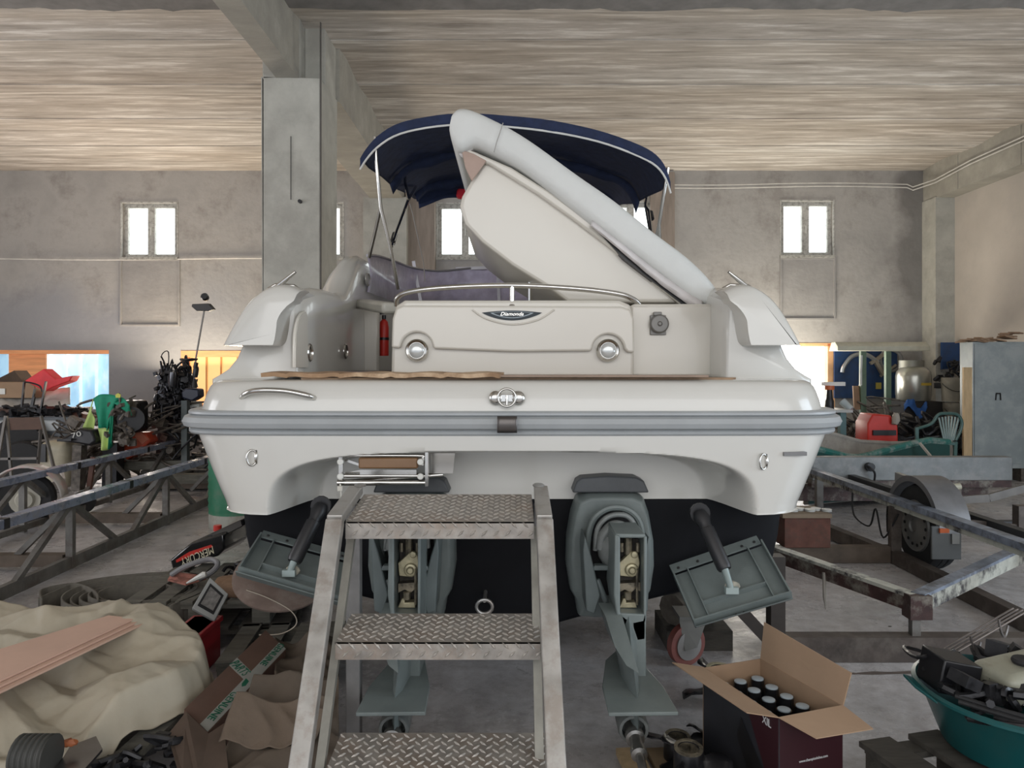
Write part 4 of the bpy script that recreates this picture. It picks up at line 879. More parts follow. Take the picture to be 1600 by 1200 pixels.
def facet(x, y, s, seed):
    x, y = x*s+noise.noise(V(x*1.5, y*1.5, seed))*.8, y*s+noise.noise(V(x*1.5, y*1.5, seed+9))*.8
    x, y = x*.8+y*.6, -x*.6+y*.8
    i, j = math.floor(x), math.floor(y); u, v = x-i, y-j
    h = lambda a, b_: (math.sin(a*127.1+b_*311.7+seed*17.3)*43758.5453) % 1.0-.5
    if u+v < 1: return h(i, j)+(h(i+1, j)-h(i, j))*u+(h(i, j+1)-h(i, j))*v
    return h(i+1, j+1)+(h(i, j+1)-h(i+1, j+1))*(1-u)+(h(i+1, j)-h(i+1, j+1))*(1-v)
def tz(x, y):
    b = .375+.10*(y-2.55)/1.2
    n = lambda s, k, o: 1-2.2*abs(noise.noise(V(x*s+o, y*s*1.3, k)))
    b += .03*n(1.3, 1, 0)+.15*facet(x, y, 3.4, 1)+.085*facet(x, y, 7.0, 4)+.012*facet(x, y, 17, 6)+.006*n(9, 3, 2)
    b += .045*sst((y-(3.05+.25*(x+2.2)))/.05)*sst((-1.86-x)/.06)
    return b
g = G(); rows = []; NX, NY = 260, 170
for j in range(NY+1):
    v = j/NY; r_ = []
    for i in range(NX+1):
        u = i/NX
        yb = 2.64+.05*math.sin(u*14); yt = 3.70-.22*sst((u-.8)/.2)
        y = lerp(yb, yt, v); xr = -1.35-.24*sst((.55-v)/.4)+.02*math.sin(v*11)-.06*sst((v-.8)/.2); x = lerp(-3.4, xr, u)
        z = tz(x, y); e = min(v/.05, (1-v)/.05, (1-u)/.035); 
        if e < 1: z -= (.07 if v < .05 else .17)*(1-sst(e))+.012*math.sin(u*40+v*30)*(1-e)
        r_.append(V(x, y, max(z, .17)))
    rows.append(r_)
g.loft(rows, closed=False); tag(g.build('tarpaulin', tarpm, smooth=180, solid=.006), 'crumpled cream tarpaulin heaped in the lower left corner', 'tarpaulin')
ply = thing('plywood_boards', (-2.0, 3.0, .58), 'stack of thin pinkish plywood strips lying on the cream tarpaulin', 'plywood')
for i in range(3):
    z = .548+.010*i; dx = -.025*i
    G().prism([V(-1.84+dx,3.45,z), V(-1.70+dx,3.41,z), V(-1.93+dx,2.52,z-.01), V(-2.42+dx,2.46,z-.01)], V(0,0,.008)).build('plywood_strip', mat('pink_plywood', (.60,.40,.31), .65, var=.08, scale=3, stretch=(1,1,4)), ply, smooth=0)
p0 = V(-1.72,3.05,.36)
tag(G().prism([W(175,1090,3.0), W(302,1040,3.25), W(303,1062,3.2), W(180,1110,2.95)], V(0,.06,0)).build('brown_board', wood), 'dark brown board sticking out below the right end of the cream tarpaulin', 'board')
tag(G().bar((-1.42,3.25,.27), (-1.62,2.35,.14), .10, .035).build('grey_plank', woodg, smooth=0), 'long grey plank slanting to the floor right of the cream tarpaulin', 'plank')
tag(G().bar((-1.62,3.2,.24), (-1.83,2.45,.16), .05, .03).build('grey_plank', woodg, smooth=0), 'narrow grey plank half hidden under the tarpaulin\'s right edge', 'plank')
def scrapheap(c, sx, sy, sz, n, seed, m, r0=.008, r1=.03, tub=.5):
    rr = random.Random(seed); g = G()
    for i in range(n):
        p = V(c[0]+rr.uniform(-sx, sx), c[1]+rr.uniform(-sy, sy), c[2]+rr.random()**1.2*sz)
        k = rr.random()
        if k < tub:
            q = [p+V(rr.uniform(-1,1)*sx*.5, rr.uniform(-1,1)*sy*.5, rr.uniform(-.35,.5)*sz*.6) for _ in range(3)]
            g.tube(spline([p]+[V(a.x, a.y, max(a.z, c[2])) for a in q], 4), rr.uniform(r0, r0*2.2), 6)
        elif k < tub+.28: g.box(p+V(0,0,.02), (rr.uniform(r1,r1*3.4), rr.uniform(r1,r1*3), rr.uniform(r1*.6,r1*2.6)), Matrix.Rotation(rr.uniform(0,3), 3, 'Z') @ Matrix.Rotation(rr.uniform(-.6,.6), 3, 'X'))
        else: g.lathe([(.6*r1,0),(r1*1.1,.004),(r1*1.1,r1),(r1*.5,r1*1.1)], p, (rr.uniform(-1,1), rr.uniform(-1,1), rr.uniform(0,1)), 10)
    return g
# black corrugated duct, shiny plate, orange leaf
g = G(); a, b_ = W(30,1180,2.5), W(82,1180,2.5); pts = [lerp(a, b_, i/24) for i in range(25)]; g.tube(pts, [.062+.006*(i % 4 < 2) for i in range(25)], 20); tag(g.build('corrugated_duct', mat('duct_grey', (.05,.05,.045), .6), smooth=30), 'short grey corrugated duct at the lower left corner', 'duct')
tag(G().prism([W(88,1200,2.5), W(110,1165,2.62), W(150,1150,2.7), W(160,1170,2.6), W(120,1215,2.42)], V(0,0,-.01)).build('sheet_metal', mat('shiny_sheet', (.16,.165,.17), .3, .9, bump=.3, bscale=4)), 'crinkled shiny metal sheet under the front hem of the tarpaulin', 'sheet metal')
tag(G().ball(W(109,1166,2.58)+V(0,0,.012), .028, 6, (1,.5,.5), .5).build('rusty_part', mat('rust_orange', (.30,.09,.03), .6)), 'small rusty orange part on the shiny metal sheet', 'part')
tag(scrapheap((W(185,1150,2.75).x,2.78,.145), .17, .16, .12, 46, 77, scrap, .008, .018, .75).build('engine_part', scrap, smooth=30), 'greasy dismantled engine part lying on the pallet below the tarpaulin', 'part')
# flat hose coil
g = G(); ra, rb = [], []
hosem = mat('canvas_hose', (.13,.12,.10), .8, var=.2, scale=20)
tag(G().bb(-3.15,-2.47,4.35,5.25,0,.075).build('coil_board', darkw), 'flat dark board under the rolled hose', 'board')
hc = thing('hose_coil', (-2.62, 4.8, .06), 'flat grey-brown hose rolled into a loose oval coil behind the tarpaulin', 'hose')
def ribbon(pts, h, nm, m=hosem):
    g = G(); pts = [p+V(.06,-.2,.08) for p in pts]; g.loft([[p for p in pts], [p+V(0,0,h) for p in pts]], closed=False); return g.build(nm, m, hc, solid=.012, smooth=80)
pts = []
for i in range(260):
    a_ = i/26*PI; r_ = .17+.013*i/26*1.6+.0; pts.append(V(-2.50+r_*1.25*math.cos(a_), 5.0+r_*.95*math.sin(a_), .0+.012*math.sin(i*.09)))
ribbon(pts, .19, 'coiled_hose')
ribbon(spline([V(-3.05,4.85,0), V(-2.98,5.2,0), V(-2.7,5.38,0), V(-2.4,5.42,.0), V(-2.13,5.25,0), V(-2.06,5.0,.0), V(-2.15,4.7,0)], 8), .20, 'outer_hose_loop')
ribbon(spline([V(-3.0,4.8,.05), V(-3.12,5.0,.05), V(-2.98,5.12,.05), V(-2.75,4.95,.05), V(-2.62,4.75,.05)], 8), .16, 'loose_hose_end')
# red crate with device panel
cx0 = thing('red_crate', (-1.88, 4.25, 0), 'narrow red plastic crate between the tarpaulin and the pallets', 'crate')
G().bb(-1.90,-1.74,4.1,4.4,0,.25).build('crate_body', mat('crate_red', (.33,.012,.02), .4), cx0, bevel=.01); G().bb(-1.91,-1.73,4.09,4.41,.22,.25).build('crate_rim', mat('crate_red', ()), cx0, bevel=.004)
a, b_, c, d = W(328,902,4.45), W(357,928,4.42), W(335,970,4.3), W(300,950,4.3)
dv = thing('appliance_panel', (a+c)/2, 'white instrument panel with dark frame and printed label leaning on the red crate', 'panel')
n_ = (b_-a).cross(d-a).normalized(); n_ = -n_ if n_.y > 0 else n_
def qd(s, o): 
    m_ = (a+b_+c+d)/4; return [m_+(p-m_)*s+n_*o for p in (a, b_, c, d)]
G().prism(qd(1,0), -n_*.03).build('panel_case', mat('grey_white_plastic', (.36,.37,.36), .45), dv, bevel=.004); G().prism(qd(.72,.001), n_*.003).build('panel_frame', blackp, dv); G().prism(qd(.55,.005), n_*.003).build('label', mat('faded_label', (.20,.19,.18), .6, var=.5, scale=30), dv)
# cables and scrap on the pallets
tag(scrapheap((-1.66,4.92,.285), .20, .25, .13, 46, 3, scrap, .006, .03, .6).build('scrap_heap', scrap, smooth=30), 'tangle of oily cables and parts on the pallets under the boat\'s left trim tab', 'scrap', kind='stuff')
g = G(); a, b_ = W(345,916,4.75), W(383,921,4.65); g.tube([a, lerp(a, b_, .5)+V(0,0,.01), b_], [.065,.075,.06], 10); tag(g.build('wooden_log', mat('split_log', (.20,.12,.07), .85, var=.3, scale=6, stretch=(1,5,5)), bevel=.004), 'split brown log lying on the pallets left of the trim tab', 'log')
p = W(441,905,4.05); Rb = Matrix.Rotation(.25, 3, 'Y') @ Matrix.Rotation(-.75, 3, 'X')
g = G().lathe([(.24,0),(.26,.008),(.26,.02),(.24,.026)], p, Rb @ V(0,-.95,.3), 40, sx=1.0, sy=.9); tag(g.build('round_board', mat('brown_hide_board', (.20,.145,.12), .75, var=.2, scale=5, dirt=(.32,.27,.23), dscale=6, damt=.5), smooth=40), 'round brown board propped beneath the boat\'s left trim tab', 'board')
tag(G().tube(spline([W(385,922,3.9), W(420,935,3.85), W(455,955,3.8), W(463,975,3.8), W(440,990,3.8), W(405,992,3.85)], 6), .003, 5).build('string', mat('pale_string', (.4,.35,.28), .8)), 'pale string hanging over the round brown board', 'string')
# black outboard cowling with red stripe, upside down
CY = 5.35
cw = thing('outboard_cowling', W(320,885,CY), 'black outboard engine cowling with red stripe lying upside down on the pallets', 'engine cover')
pl_ = [W(265,875,CY), W(298,848,CY), W(345,834,CY), W(350,834,CY), W(351,858,CY), W(340,869,CY), W(269,891,CY)]
G().prism(pl_, V(.05,.34,.01)).build('cowling_shell', mat('gloss_black_cowl', (.012,.012,.013), .18, coat=.5), cw, bevel=.015, smooth=40)
G().prism([W(320,838,CY+.05), W(376,812,CY+.1), W(380,822,CY+.1), W(352,836,CY+.05)], V(.03,.3,0)).build('cowling_tray', mat('gloss_black_cowl', ()), cw, bevel=.006)
G().prism([W(275,875,CY-.002), W(296,862,CY-.002), W(330,851,CY-.002), W(333,854,CY-.002), W(300,868,CY-.002), W(276,879,CY-.002)], V(0,-.003,0)).build('red_stripe', red, cw)
text('cowling_lettering', 'MERCURY', mat('cream_letter', (.62,.58,.42), .5), cw, W(308,869,CY-.006), (-1,0,-.40), (.3,0,-1), .055, width=.26, shear=.2)
G().tube(spline([W(268,898,4.9), W(290,885,4.9), W(325,874,4.95), W(340,880,4.9), W(332,893,4.85), W(310,905,4.8)], 6), .018, 8).build('rubber_seal', mat('grey_seal', (.22,.22,.23), .4), cw)
G().lathe([(.03,0),(.03,.04)], W(340,829,5.5), n=12).build('red_cap', red, cw)
tag(G().prism([W(262,905,4.9), W(270,893,4.95), W(318,899,4.9), W(322,903,4.85), W(290,912,4.75)], V(0,0,-.012)).build('red_grey_bag', mat('red_grey_fabric', (.30,.12,.09), .8, var=.6, scale=12)), 'small flat red and grey bag beside the hose coil', 'bag')
tag(G().tube([W(292,911,4.7), W(318,898,4.65), W(322,897,4.65)], [.006,.02,.014], 8).build('white_scraper', whitep), 'white pointed plastic tool beside the instrument panel', 'tool')
# carton with tape
A_, B_, C_, D_ = W(415,985,3.70), W(447,1015,3.60), W(325,1145,2.95), W(288,1108,3.02)
ct = thing('printed_carton', V(-1.15,3.3,0), 'long brown carton with white and green printed tape leaning on edge left of the steps', 'carton')
body = G().prism([A_, B_, C_, D_], V(-.015,-.01,-.24)).build('carton_body', mat('red_brown_card', (.10,.055,.038), .9, var=.15, dirt=(.09,.055,.04), dscale=5), ct, smooth=0)
n_ = (B_-A_).cross(D_-A_).normalized(); n_ = -n_ if n_.z < 0 else n_
def on(u, v, o=.002): return lerp(lerp(D_, C_, v), lerp(A_, B_, v), u)+n_*o
tapem = mat('white_tape', (.26,.26,.235), .6, var=.1)
G().prism([on(0,.66), on(1,.66), on(1,.98), on(0,.98)], n_*.001).prism([on(.5,0), on(.6,0), on(.6,.7), on(.5,.7)], n_*.0012).build('packing_tape', tapem, ct)
gm = mat('green_print', (.008,.10,.055), .6); ux = (D_-A_).normalized(); vx = (A_-B_).normalized()
text('tape_print', 'GENUINE', gm, ct, on(.22,.79,.005), ux, n_.cross(ux), .03, width=.20)
text('tape_print', 'GENUINE', gm, ct, on(.86,.79,.005), ux, n_.cross(ux), .03, width=.20)
text('tape_print', 'PARTS', gm, ct, on(.55,.34,.005), (C_-D_), n_.cross(C_-D_), .05, width=.095)
G().prism([on(.46,.72,.003), on(.52,.70,.003), on(.52,.84,.003), on(.47,.86,.003), on(.44,.79,.003)], n_*.001).build('tape_arrow', gm, ct)
g = G(); f = [W(262,1148,2.92), W(291,1112,2.98), W(326,1146,2.92), W(312,1215,2.7), W(285,1230,2.62)]; g.prism(f, V(-.01,.02,-.01)); g.prism([f[2], W(350,1130,2.98), W(356,1200,2.75), f[3]], V(0,.01,-.01)); g.build('end_flap', cardd, ct, smooth=0)
def sheet(px0, px1, py0, py1, Y0, Y1, nx, ny, amp, seed, fr=4, clip=None):
    rows = []
    for j in range(ny+1):
        v = j/ny; r_ = []
        for i in range(nx+1):
            u = i/nx; x = lerp(px0, px1, u)+(clip(u, v) if clip else 0); y = lerp(py0, py1, v)+6*math.sin(u*7+seed); Y = lerp(Y0, Y1, v)
            p = W(x, y, Y); q = p*fr+V(seed, 0, 0); n1 = (1-2.4*abs(noise.noise(q)))+.5*(1-2.4*abs(noise.noise(q*2.3))); r_.append(p+V(0, -.3*amp*n1, amp*n1))
        rows.append(r_)
    return G().loft(rows, closed=False)
kraft = mat('kraft_paper', (.095,.072,.052), .85, var=.12, scale=4, bump=.25, bscale=14, dirt=(.08,.06,.045), dscale=3, damt=.5)
tag(sheet(338,530,1062,1215,3.15,2.75,60,50,.035,1, clip=lambda u, v: (1-v)*60*(1-u)).build('kraft_paper', kraft, smooth=40, solid=.003), 'crumpled brown kraft paper heaped against the left leg of the steps', 'paper')
tag(sheet(430,530,1000,1080,3.75,3.25,40,34,.03,6).build('kraft_paper', kraft, smooth=40, solid=.003), 'crumpled brown paper behind the upper end of the printed carton', 'paper')
tag(sheet(372,520,1100,1170,2.98,2.82,40,30,.03,11, clip=lambda u, v: -30*v).build('kraft_bag', mat('pale_kraft', (.135,.10,.072), .85, var=.1, bump=.25), smooth=40, solid=.003), 'paler folded kraft bag on top of the crumpled paper', 'bag')
# ------------------------------------------------------------------ clutter, foreground right
dk = mat('black_cast_plastic', (.010,.010,.012), .35, var=.3)
# open carton with oil filters
o = V(1.0,2.76,0); H_ = .425; e1 = V(.285,.10,0); e2 = V(-.165,.46,0)
bx = thing('open_carton', o, 'open dark red and grey carton holding black oil filters, right of the drives', 'carton')
P0, P1, P2, P3 = o, o+e1, o+e1+e2, o+e2; up = V(0,0,H_)
maro = mat('maroon_print', (.032,.007,.011), .4, var=.06); gp = mat('black_grey_print', (.022,.023,.028), .4, var=.5, scale=2)
G().prism([P0, P1, P1+up, P0+up], V(-.002,.004,0)).build('front_panel', maro, bx, smooth=0)
G().prism([P0, P3, P3+up, P0+up], V(.004,.001,0)).build('side_panel', gp, bx, smooth=0)
G().prism([lerp(P0,P3,.0)+V(-.001,-.0005,0), lerp(P0,P3,.0)+up+V(-.001,-.0005,0), lerp(P0,P3,.42)+up+V(-.001,-.0005,0), lerp(P0,P3,.12)+V(-.001,-.0005,.16)], V(-.001,0,0)).build('maroon_print_area', maro, bx)
G().prism([P3, P2, P2+up, P3+up], V(0,-.004,0)).prism([P1, P2, P2+up, P1+up], V(-.004,0,0)).prism([P0, P1, P2, P3], V(0,0,.004)).build('inner_panel', card, bx, smooth=0)
fm_ = mat('flap_card', (.36,.245,.16), .9, var=.06)
G().prism([P0+up, P3+up, P3+up+V(-.13,.02,.012), P0+up+V(-.12,.0,.018)], V(0,0,.004)).build('side_flap', fm_, bx, smooth=0)
G().prism([P0+up, P1+up, P1+up+V(.055,-.13,-.028), P0+up+V(.10,-.10,-.028)], V(0,0,.004)).build('front_flap', fm_, bx, smooth=0)
G().prism([P1+up, P2+up, P2+up+V(.02,.01,.16), P1+up+V(.03,-.005,.13)], V(.004,0,0)).build('upright_flap', fm_, bx, smooth=0)
text('web_address', 'www.championlubes.com', mat('white_ink', (.6,.6,.6), .6), bx, lerp(P0, P1, .53)+V(.0,-.003,.245), e1, (0,0,1), .013, width=.135)
text('print_letters', 'XIL', mat('white_ink', ()), bx, lerp(P0, P3, .13)+V(-.004,-.002,.385), P0-P3, (0,0,1), .03, width=.05)
G().prism([lerp(P0,P3,.30)+V(-.003,0,.10), lerp(P0,P3,.12)+V(-.003,0,.16), lerp(P0,P3,.45)+V(-.003,0,.33), lerp(P0,P3,.5)+V(-.003,0,.24)], V(-.001,0,0)).build('printed_curve', dk, bx)
proto = None; k = 0
capm = mat('pale_blue_cap', (.40,.47,.52), .3, var=.05)
for i in range(3):
    for j in range(5):
        p = P0+e1*(.2+.3*i)+e2*(.12+.19*j); ht = .36+.012*((i*5+j*3) % 4)
        if proto is None:
            b = thing('oil_filter', (p.x, p.y, .006), 'x', 'oil filter', 'oil filters in the open carton')
            G().lathe([(.034,0),(.037,.01),(.037,ht*.80),(.034,ht*.9),(.030,ht*.93),(.030,ht)], (p.x,p.y,.006), n=18).build('filter_body', mat('gloss_black_cowl', ()), b, smooth=40)
            G().lathe([(.026,ht),(.026,ht+.004),(.02,ht+.006)], (p.x,p.y,.006), n=16).build('end_cap', capm, b, smooth=40); proto = b
        else: b = copy_tree(proto); b.location = (p.x, p.y, .006-.02*((i+j) % 2)*0)
        b['label'] = 'black oil filter in the open carton, %s column, %s' % (('left', 'middle', 'right')[i], ('nearest the camera', 'second from the front', 'third from the front', 'fourth from the front', 'at the back')[j])
pallet(-.0+1.86, 2.72, 0, .80, .62, .25, 'dark wooden pallet under the green tub', nsl=4, h=.26)
# green tub with handles
tc_ = V(1.92,2.84,.27); teal = mat('teal_plastic', (.007,.085,.088), .35, var=.15, scale=3, dirt=(.02,.085,.085), dscale=4, damt=.6)
tb = thing('plastic_tub', tc_, 'teal green plastic tub full of black parts at the lower right corner', 'tub')
g = G().lathe([(.19,0),(.225,.01),(.30,.205),(.315,.215),(.325,.212),(.325,.222),(.31,.228),(.295,.21),(.22,.02),(.0,.016)], tc_, n=48, sx=1.0, sy=1.12); g.build('tub_body', teal, tb, smooth=40)
G().prism([tc_+V(-.32,.10,.235), tc_+V(-.335,-.10,.225), tc_+V(-.375,-.02,.25), tc_+V(-.38,.06,.265)], V(0,0,-.012)).build('tub_handle', teal, tb, bevel=.004)
jug = thing('plastic_jug', tc_+V(-.03,.0,.2), 'dirty white plastic jug lying on top of the parts in the teal tub', 'jug')
q = tc_+V(.03,-.02,.285)
G().box(q, (.28,.20,.12), Matrix.Rotation(.2, 3, 'Z') @ Matrix.Rotation(-.12, 3, 'Y')).build('jug_body', mat('dirty_jug_white', (.33,.33,.26), .4, var=.2, scale=6, dirt=(.15,.13,.09), dscale=6), jug, bevel=.035, seg=4)
G().tube(spline([q+V(.08,-.04,.04), q+V(.10,-.04,.10), q+V(.17,-.02,.12), q+V(.22,0,.08)], 5), .02, 8).build('jug_handle', mat('dirty_jug_white', ()), jug)
G().lathe([(.04,0),(.045,.01),(.04,.02)], q+V(0,-.02,.058), n=16).tube([q+V(0,-.02,.075), q+V(.12,-.10,.06)], .014, 8).build('jug_cap', rubber, jug)
tag(scrapheap(tc_+V(-.0,.04,.20), .24, .22, .10, 60, 21, scrap, .008, .03, .6).build('scrap_parts', scrap, smooth=30), 'black hoses, pipes and castings filling the teal tub', 'scrap', kind='stuff')
g = G()
for s in (0,1): g.tube(spline([tc_+V(-.27,-.12+.02*s,.235+.012*s), tc_+V(0,-.30,.22+.015*s), tc_+V(.3,-.2,.24+.01*s)], 6), .009, 8)
tag(g.build('black_tubing', rubber), 'black tubing laid along the near rim of the teal tub', 'tube')
g = G(); a_ = tc_+V(-.13,.22,.25); b2 = tc_+V(.28,.30,.43)
for s in (0,.03,.06,.09): g.tube([a_+V(0,s,-s*.2), b2+V(0,s,-s*.2)], .004, 6)
for t in (0,.35,.68,1): p = lerp(a_, b2, t); g.tube(spline([p+V(-.01,0,.03), p+V(0,0,-.02), p+V(.03,.02,-.05), p+V(.07,.06,-.02)], 3), .006, 6)
tag(g.build('wire_rack', mat('rack_metal', (.22,.20,.19), .35, .7)), 'bent black and chrome wire rack standing in the teal tub', 'rack')
g = G().box(tc_+V(-.20,.06,.27), (.15,.16,.13), Matrix.Rotation(.2, 3, 'Y')); tag(g.build('black_tray', dk, bevel=.006), 'angular black plastic tray at the left side of the teal tub', 'tray')
tag(G().prism([tc_+V(-.03,-.46,.10), tc_+V(.12,-.50,.13), tc_+V(.2,-.42,.12), tc_+V(.1,-.38,.08)], V(0,0,-.02)).build('brown_rag', mat('brown_rag', (.17,.11,.08), .9), sub=1), 'crumpled brown rag in front of the teal tub', 'rag')
# propellers and engine bits on the floor
def propeller(p, r, rot, label, m, tilt=(0,0,1), blades=3, rim=brass):
    t = thing('propeller', p, label, 'propeller'); ax = Vector(tilt).normalized(); u = ax.cross(V(0,1,.01)).normalized(); w = ax.cross(u)
    G().lathe([(r*.30,0),(r*.34,r*.1),(r*.34,r*.75),(r*.30,r*.8),(r*.24,r*.78),(r*.22,r*.5)], p, tilt, 22).build('hub', m, t, smooth=40)
    G().lathe([(r*.335,r*.76),(r*.335,r*.80),(r*.25,r*.80),(r*.25,r*.76)], p, tilt, 22).build('hub_rim', rim, t)
    for k in range(blades):
        g = G(); rows = []
        for i in range(7):
            s = i/6; rr = r*(.3+.7*s); wd = .62*math.sin(PI*(.18+.72*s))*(1 if s < .9 else .8); r_ = []
            for j in range(5):
                v = j/4-.5; a_ = rot+k*2*PI/blades+v*wd*2+s*.25; r_.append(p+(u*math.cos(a_)+w*math.sin(a_))*rr+ax*(r*.4+v*r*.45*(1-.3*s)))
            rows.append(r_)
        g.loft(rows, closed=False); g.build('blade', m, t, solid=r*.04, smooth=60)
    return t
propeller(V(1.06,3.78,.02), .22, .3, 'large black propeller with brass-coloured hub rim standing behind the open carton', dk, (0.05,-.1,1))
propeller(V(.72,3.22,.0), .17, 1.0, 'black propeller lying on the floor behind the pale wooden boards', dk, (0,-.15,1), rim=grease)
propeller(V(.70,2.93,.10), .17, .5, 'black propeller with dull brass hub on the pale boards left of the open carton', dk, (0,-.1,1), rim=grease)
propeller(V(.90,3.35,.0), .15, 2.0, 'small black propeller wedged against the open carton', dk, (.5,-.2,.8), rim=dk)
tag(G().bar((.52,3.3,.02), (.62,2.2,.02), .11, .03).build('wooden_board', woodp, smooth=0), 'pale wooden board on the floor below the right drive, nearest to the steps', 'board')
tag(G().bar((.66,3.3,.02), (.76,2.2,.02), .12, .03).build('wooden_board', mat('brownish_board', (.33,.235,.14), .75, var=.15, scale=4), smooth=0), 'browner wooden board lying right beside the pale board on the floor', 'board')
def gearcase(p, lb):
    t = thing('gear_casting', p, lb, 'engine part')
    G().lathe([(.05,-.06),(.066,-.02),(.072,.03),(.07,.05),(.06,.05),(.058,.02)], p, (0,0,1), 24, sx=1, sy=1.15).build('housing', mat('pale_grey_casting', (.28,.29,.28), .45, .2), t, smooth=40)
    g = G()
    for k in range(7): a_ = k*.9; g.box(p+V(.032*math.cos(a_), .03*math.sin(a_), .05), (.024,.012,.05), a_)
    g.build('vane_insert', brass, t, bevel=.002)
    return t
gearcase(V(.70,2.58,.18), 'pale round casting with brass-coloured vanes on the boards, left of its twin')
gearcase(V(.83,2.62,.19), 'pale round casting with brass-coloured vanes standing next to the open carton')
tag(G().bb(.60,.90,2.5,2.72,.036,.125).build('parts_tray', mat('dull_tray', (.12,.125,.12), .5), bevel=.01), 'low grey tray carrying the two round castings', 'tray')
tag(G().lathe([(.075,0),(.078,.03),(.06,.07),(.03,.085),(.001,.088)], V(.93,2.62,.06), n=24, sy=.8).box((.93,2.62,.03),(.08,.08,.06)).build('white_cover', mat('dirty_white_cover', (.40,.40,.36), .3), smooth=50), 'small domed off-white cover at the foot of the open carton', 'cover')
tag(G().prism([W(1162,1062,3.5), W(1195,1038,3.55), W(1203,1060,3.5), W(1165,1075,3.45)], V(0,.0,-.006)).build('paper_sheet', mat('grey_paper', (.36,.37,.38), .7)), 'grey-white paper sheet behind the open carton', 'paper')
# castor under the right drive, concrete lump, eye fitting
cst = thing('castor_wheel', W(1078,1035,4.35)*1, 'small red-rimmed castor wheel on the floor beneath the right trim tab', 'wheel')
p = V(W(1072,0,4.3).x, 4.3, .12); G().lathe([(.09,-.025),(.12,-.022),(.12,.022),(.09,.025)], p, (.45,-1,0), 28).build('tyre', mat('worn_red_tyre', (.16,.05,.04), .6, var=.3), cst, smooth=40)
G().lathe([(.085,-.03),(.085,.034),(.03,.04),(.02,.045)], p, (.45,-1,0), 24).build('hub', mat('dusty_hub', (.22,.21,.20), .5, .3), cst, smooth=40); G().prism([p+V(-.02,-.06,-.02), p+V(.05,-.06,.0), p+V(.12,-.03,.17), p+V(-.05,-.03,.17)], V(0,.01,0)).bb(p.x-.06,p.x+.14,4.2,4.4,.29,.31).build('fork', mat('dull_fork', (.16,.16,.15), .5, .4), cst)
p = W(1058,935,4.7); tag(G().tube([V(1.0,4.6,.22), V(1.12,4.7,.225), V(1.28,4.75,.22)], [.10,.12,.11], 10).build('timber_block', mat('end_grain', (.13,.115,.095), .85, var=.35, scale=12)), 'cracked grey timber block supporting the boat behind the right trim tab', 'block')
tag(G().bb(.95,1.35,4.5,4.9,0,.12).build('timber_bearer', darkw, smooth=0), 'dark timber bearer on the floor under the cracked timber block', 'timber')
p = W(757,948,3.70); tag(G().tube([p+V(.04*math.cos(i*PI/8), 0, .035*math.sin(i*PI/8)) for i in range(16)], .009, 8, closed=True).tube([p+V(0,0,.03), p+V(0,.16,.03)], .01, 8).build('towing_eye', galv), 'small round metal eye on the black transom seen through the steps', 'eye')
# keel supports of the boat (mostly hidden)
tag(G().bb(-.3,.3,4.6,4.9,0,.325).build('keel_block', darkw, smooth=0), 'dark timber block carrying the boat\'s keel', 'block')
tag(G().bb(-.3,.3,7.4,7.7,0,.325).build('keel_block', darkw, smooth=0), 'far timber block under the boat\'s keel', 'block')
# ------------------------------------------------------------------ left background
dr_ = thing('oil_drum', (-2.98,8.0,0), 'green and white steel drum standing behind the boat\'s left hull side', 'drum')
G().lathe([(.29,.0),(.295,.01),(.295,.16)], (-2.98,8.0,0), n=32).build('white_band', mat('dirty_white_drum', (.42,.42,.37), .6, var=.1, dirt=(.25,.2,.16), dscale=5), dr_, smooth=40)
G().lathe([(.297,.16)]+[(.295+.008*(i % 2), .2+.035*i) for i in range(18)]+[(.295,.86),(.28,.88),(.28,.865)], (-2.98,8.0,0), n=32).build('drum_shell', greenst, dr_, smooth=30)
# work table with boxes at the far left
tbm = thing('work_bench', (-7.6,11.2,0), 'dark bench with grey panel along the far left under the blue window', 'bench')
G().bb(-9.0,-6.6,10.9,11.6,1.04,1.09).build('bench_top', mat('bench_brown', (.10,.05,.035), .6), tbm, smooth=0); G().bb(-9.0,-6.55,10.95,11.0,.68,.98).build('grey_panel', mat('slate_panel', (.10,.11,.12), .5), tbm, bevel=.01)
for xx in (-8.9,-7.7,-6.7): G().bb(xx,xx+.07,11.0,11.07,0,1.04).build('leg', scrap2, tbm, smooth=0)
for a_, b2 in ((-8.5,-7.4),(-7.35,-6.72)): G().bb(a_,b2,10.92,10.96,.76,.93).build('lamp_cluster', mat('dull_lamp_cluster', (.36,.38,.38), .35, var=.15, scale=6), tbm, bevel=.03)
tag(G().prism([W(72,641,11.1), W(137,655,10.9), W(137,648,10.9), W(75,636,11.1)], V(0,.25,0)).build('wood_board', mat('mahogany_panel', (.13,.05,.03), .5)), 'dark reddish board running down right of the far left bench', 'board')
tag(sheet(-40,110,614,640,11.5,11.0,40,10,.025,4).build('dust_sheet', mat('pale_dust_sheet', (.50,.49,.46), .7), solid=.01), 'pale dust sheet spread on the far left bench under the boxes', 'sheet')
p = W(30,614,11.2); b1 = thing('cardboard_box', p, 'closed cardboard box with white label on the dust sheet at far left', 'box')
G().bb(W(-30,0,11.2).x, W(54,0,11.2).x, 11.2, 11.6, W(0,622,11.2).z, W(0,597,11.2).z).build('box_body', card, b1, bevel=.01); G().bb(W(-5,0,11.2).x, W(9,0,11.2).x, 11.18, 11.195, W(0,616,11.2).z, W(0,607,11.2).z).build('box_label', whitep, b1)
tag(G().prism([W(-8,597,11.4), W(36,597,11.3), W(22,579,11.4), W(-8,594,11.6)], V(0,.3,0)).build('cardboard_box', cardd), 'dark open cardboard box on top of the labelled box at far left', 'box')
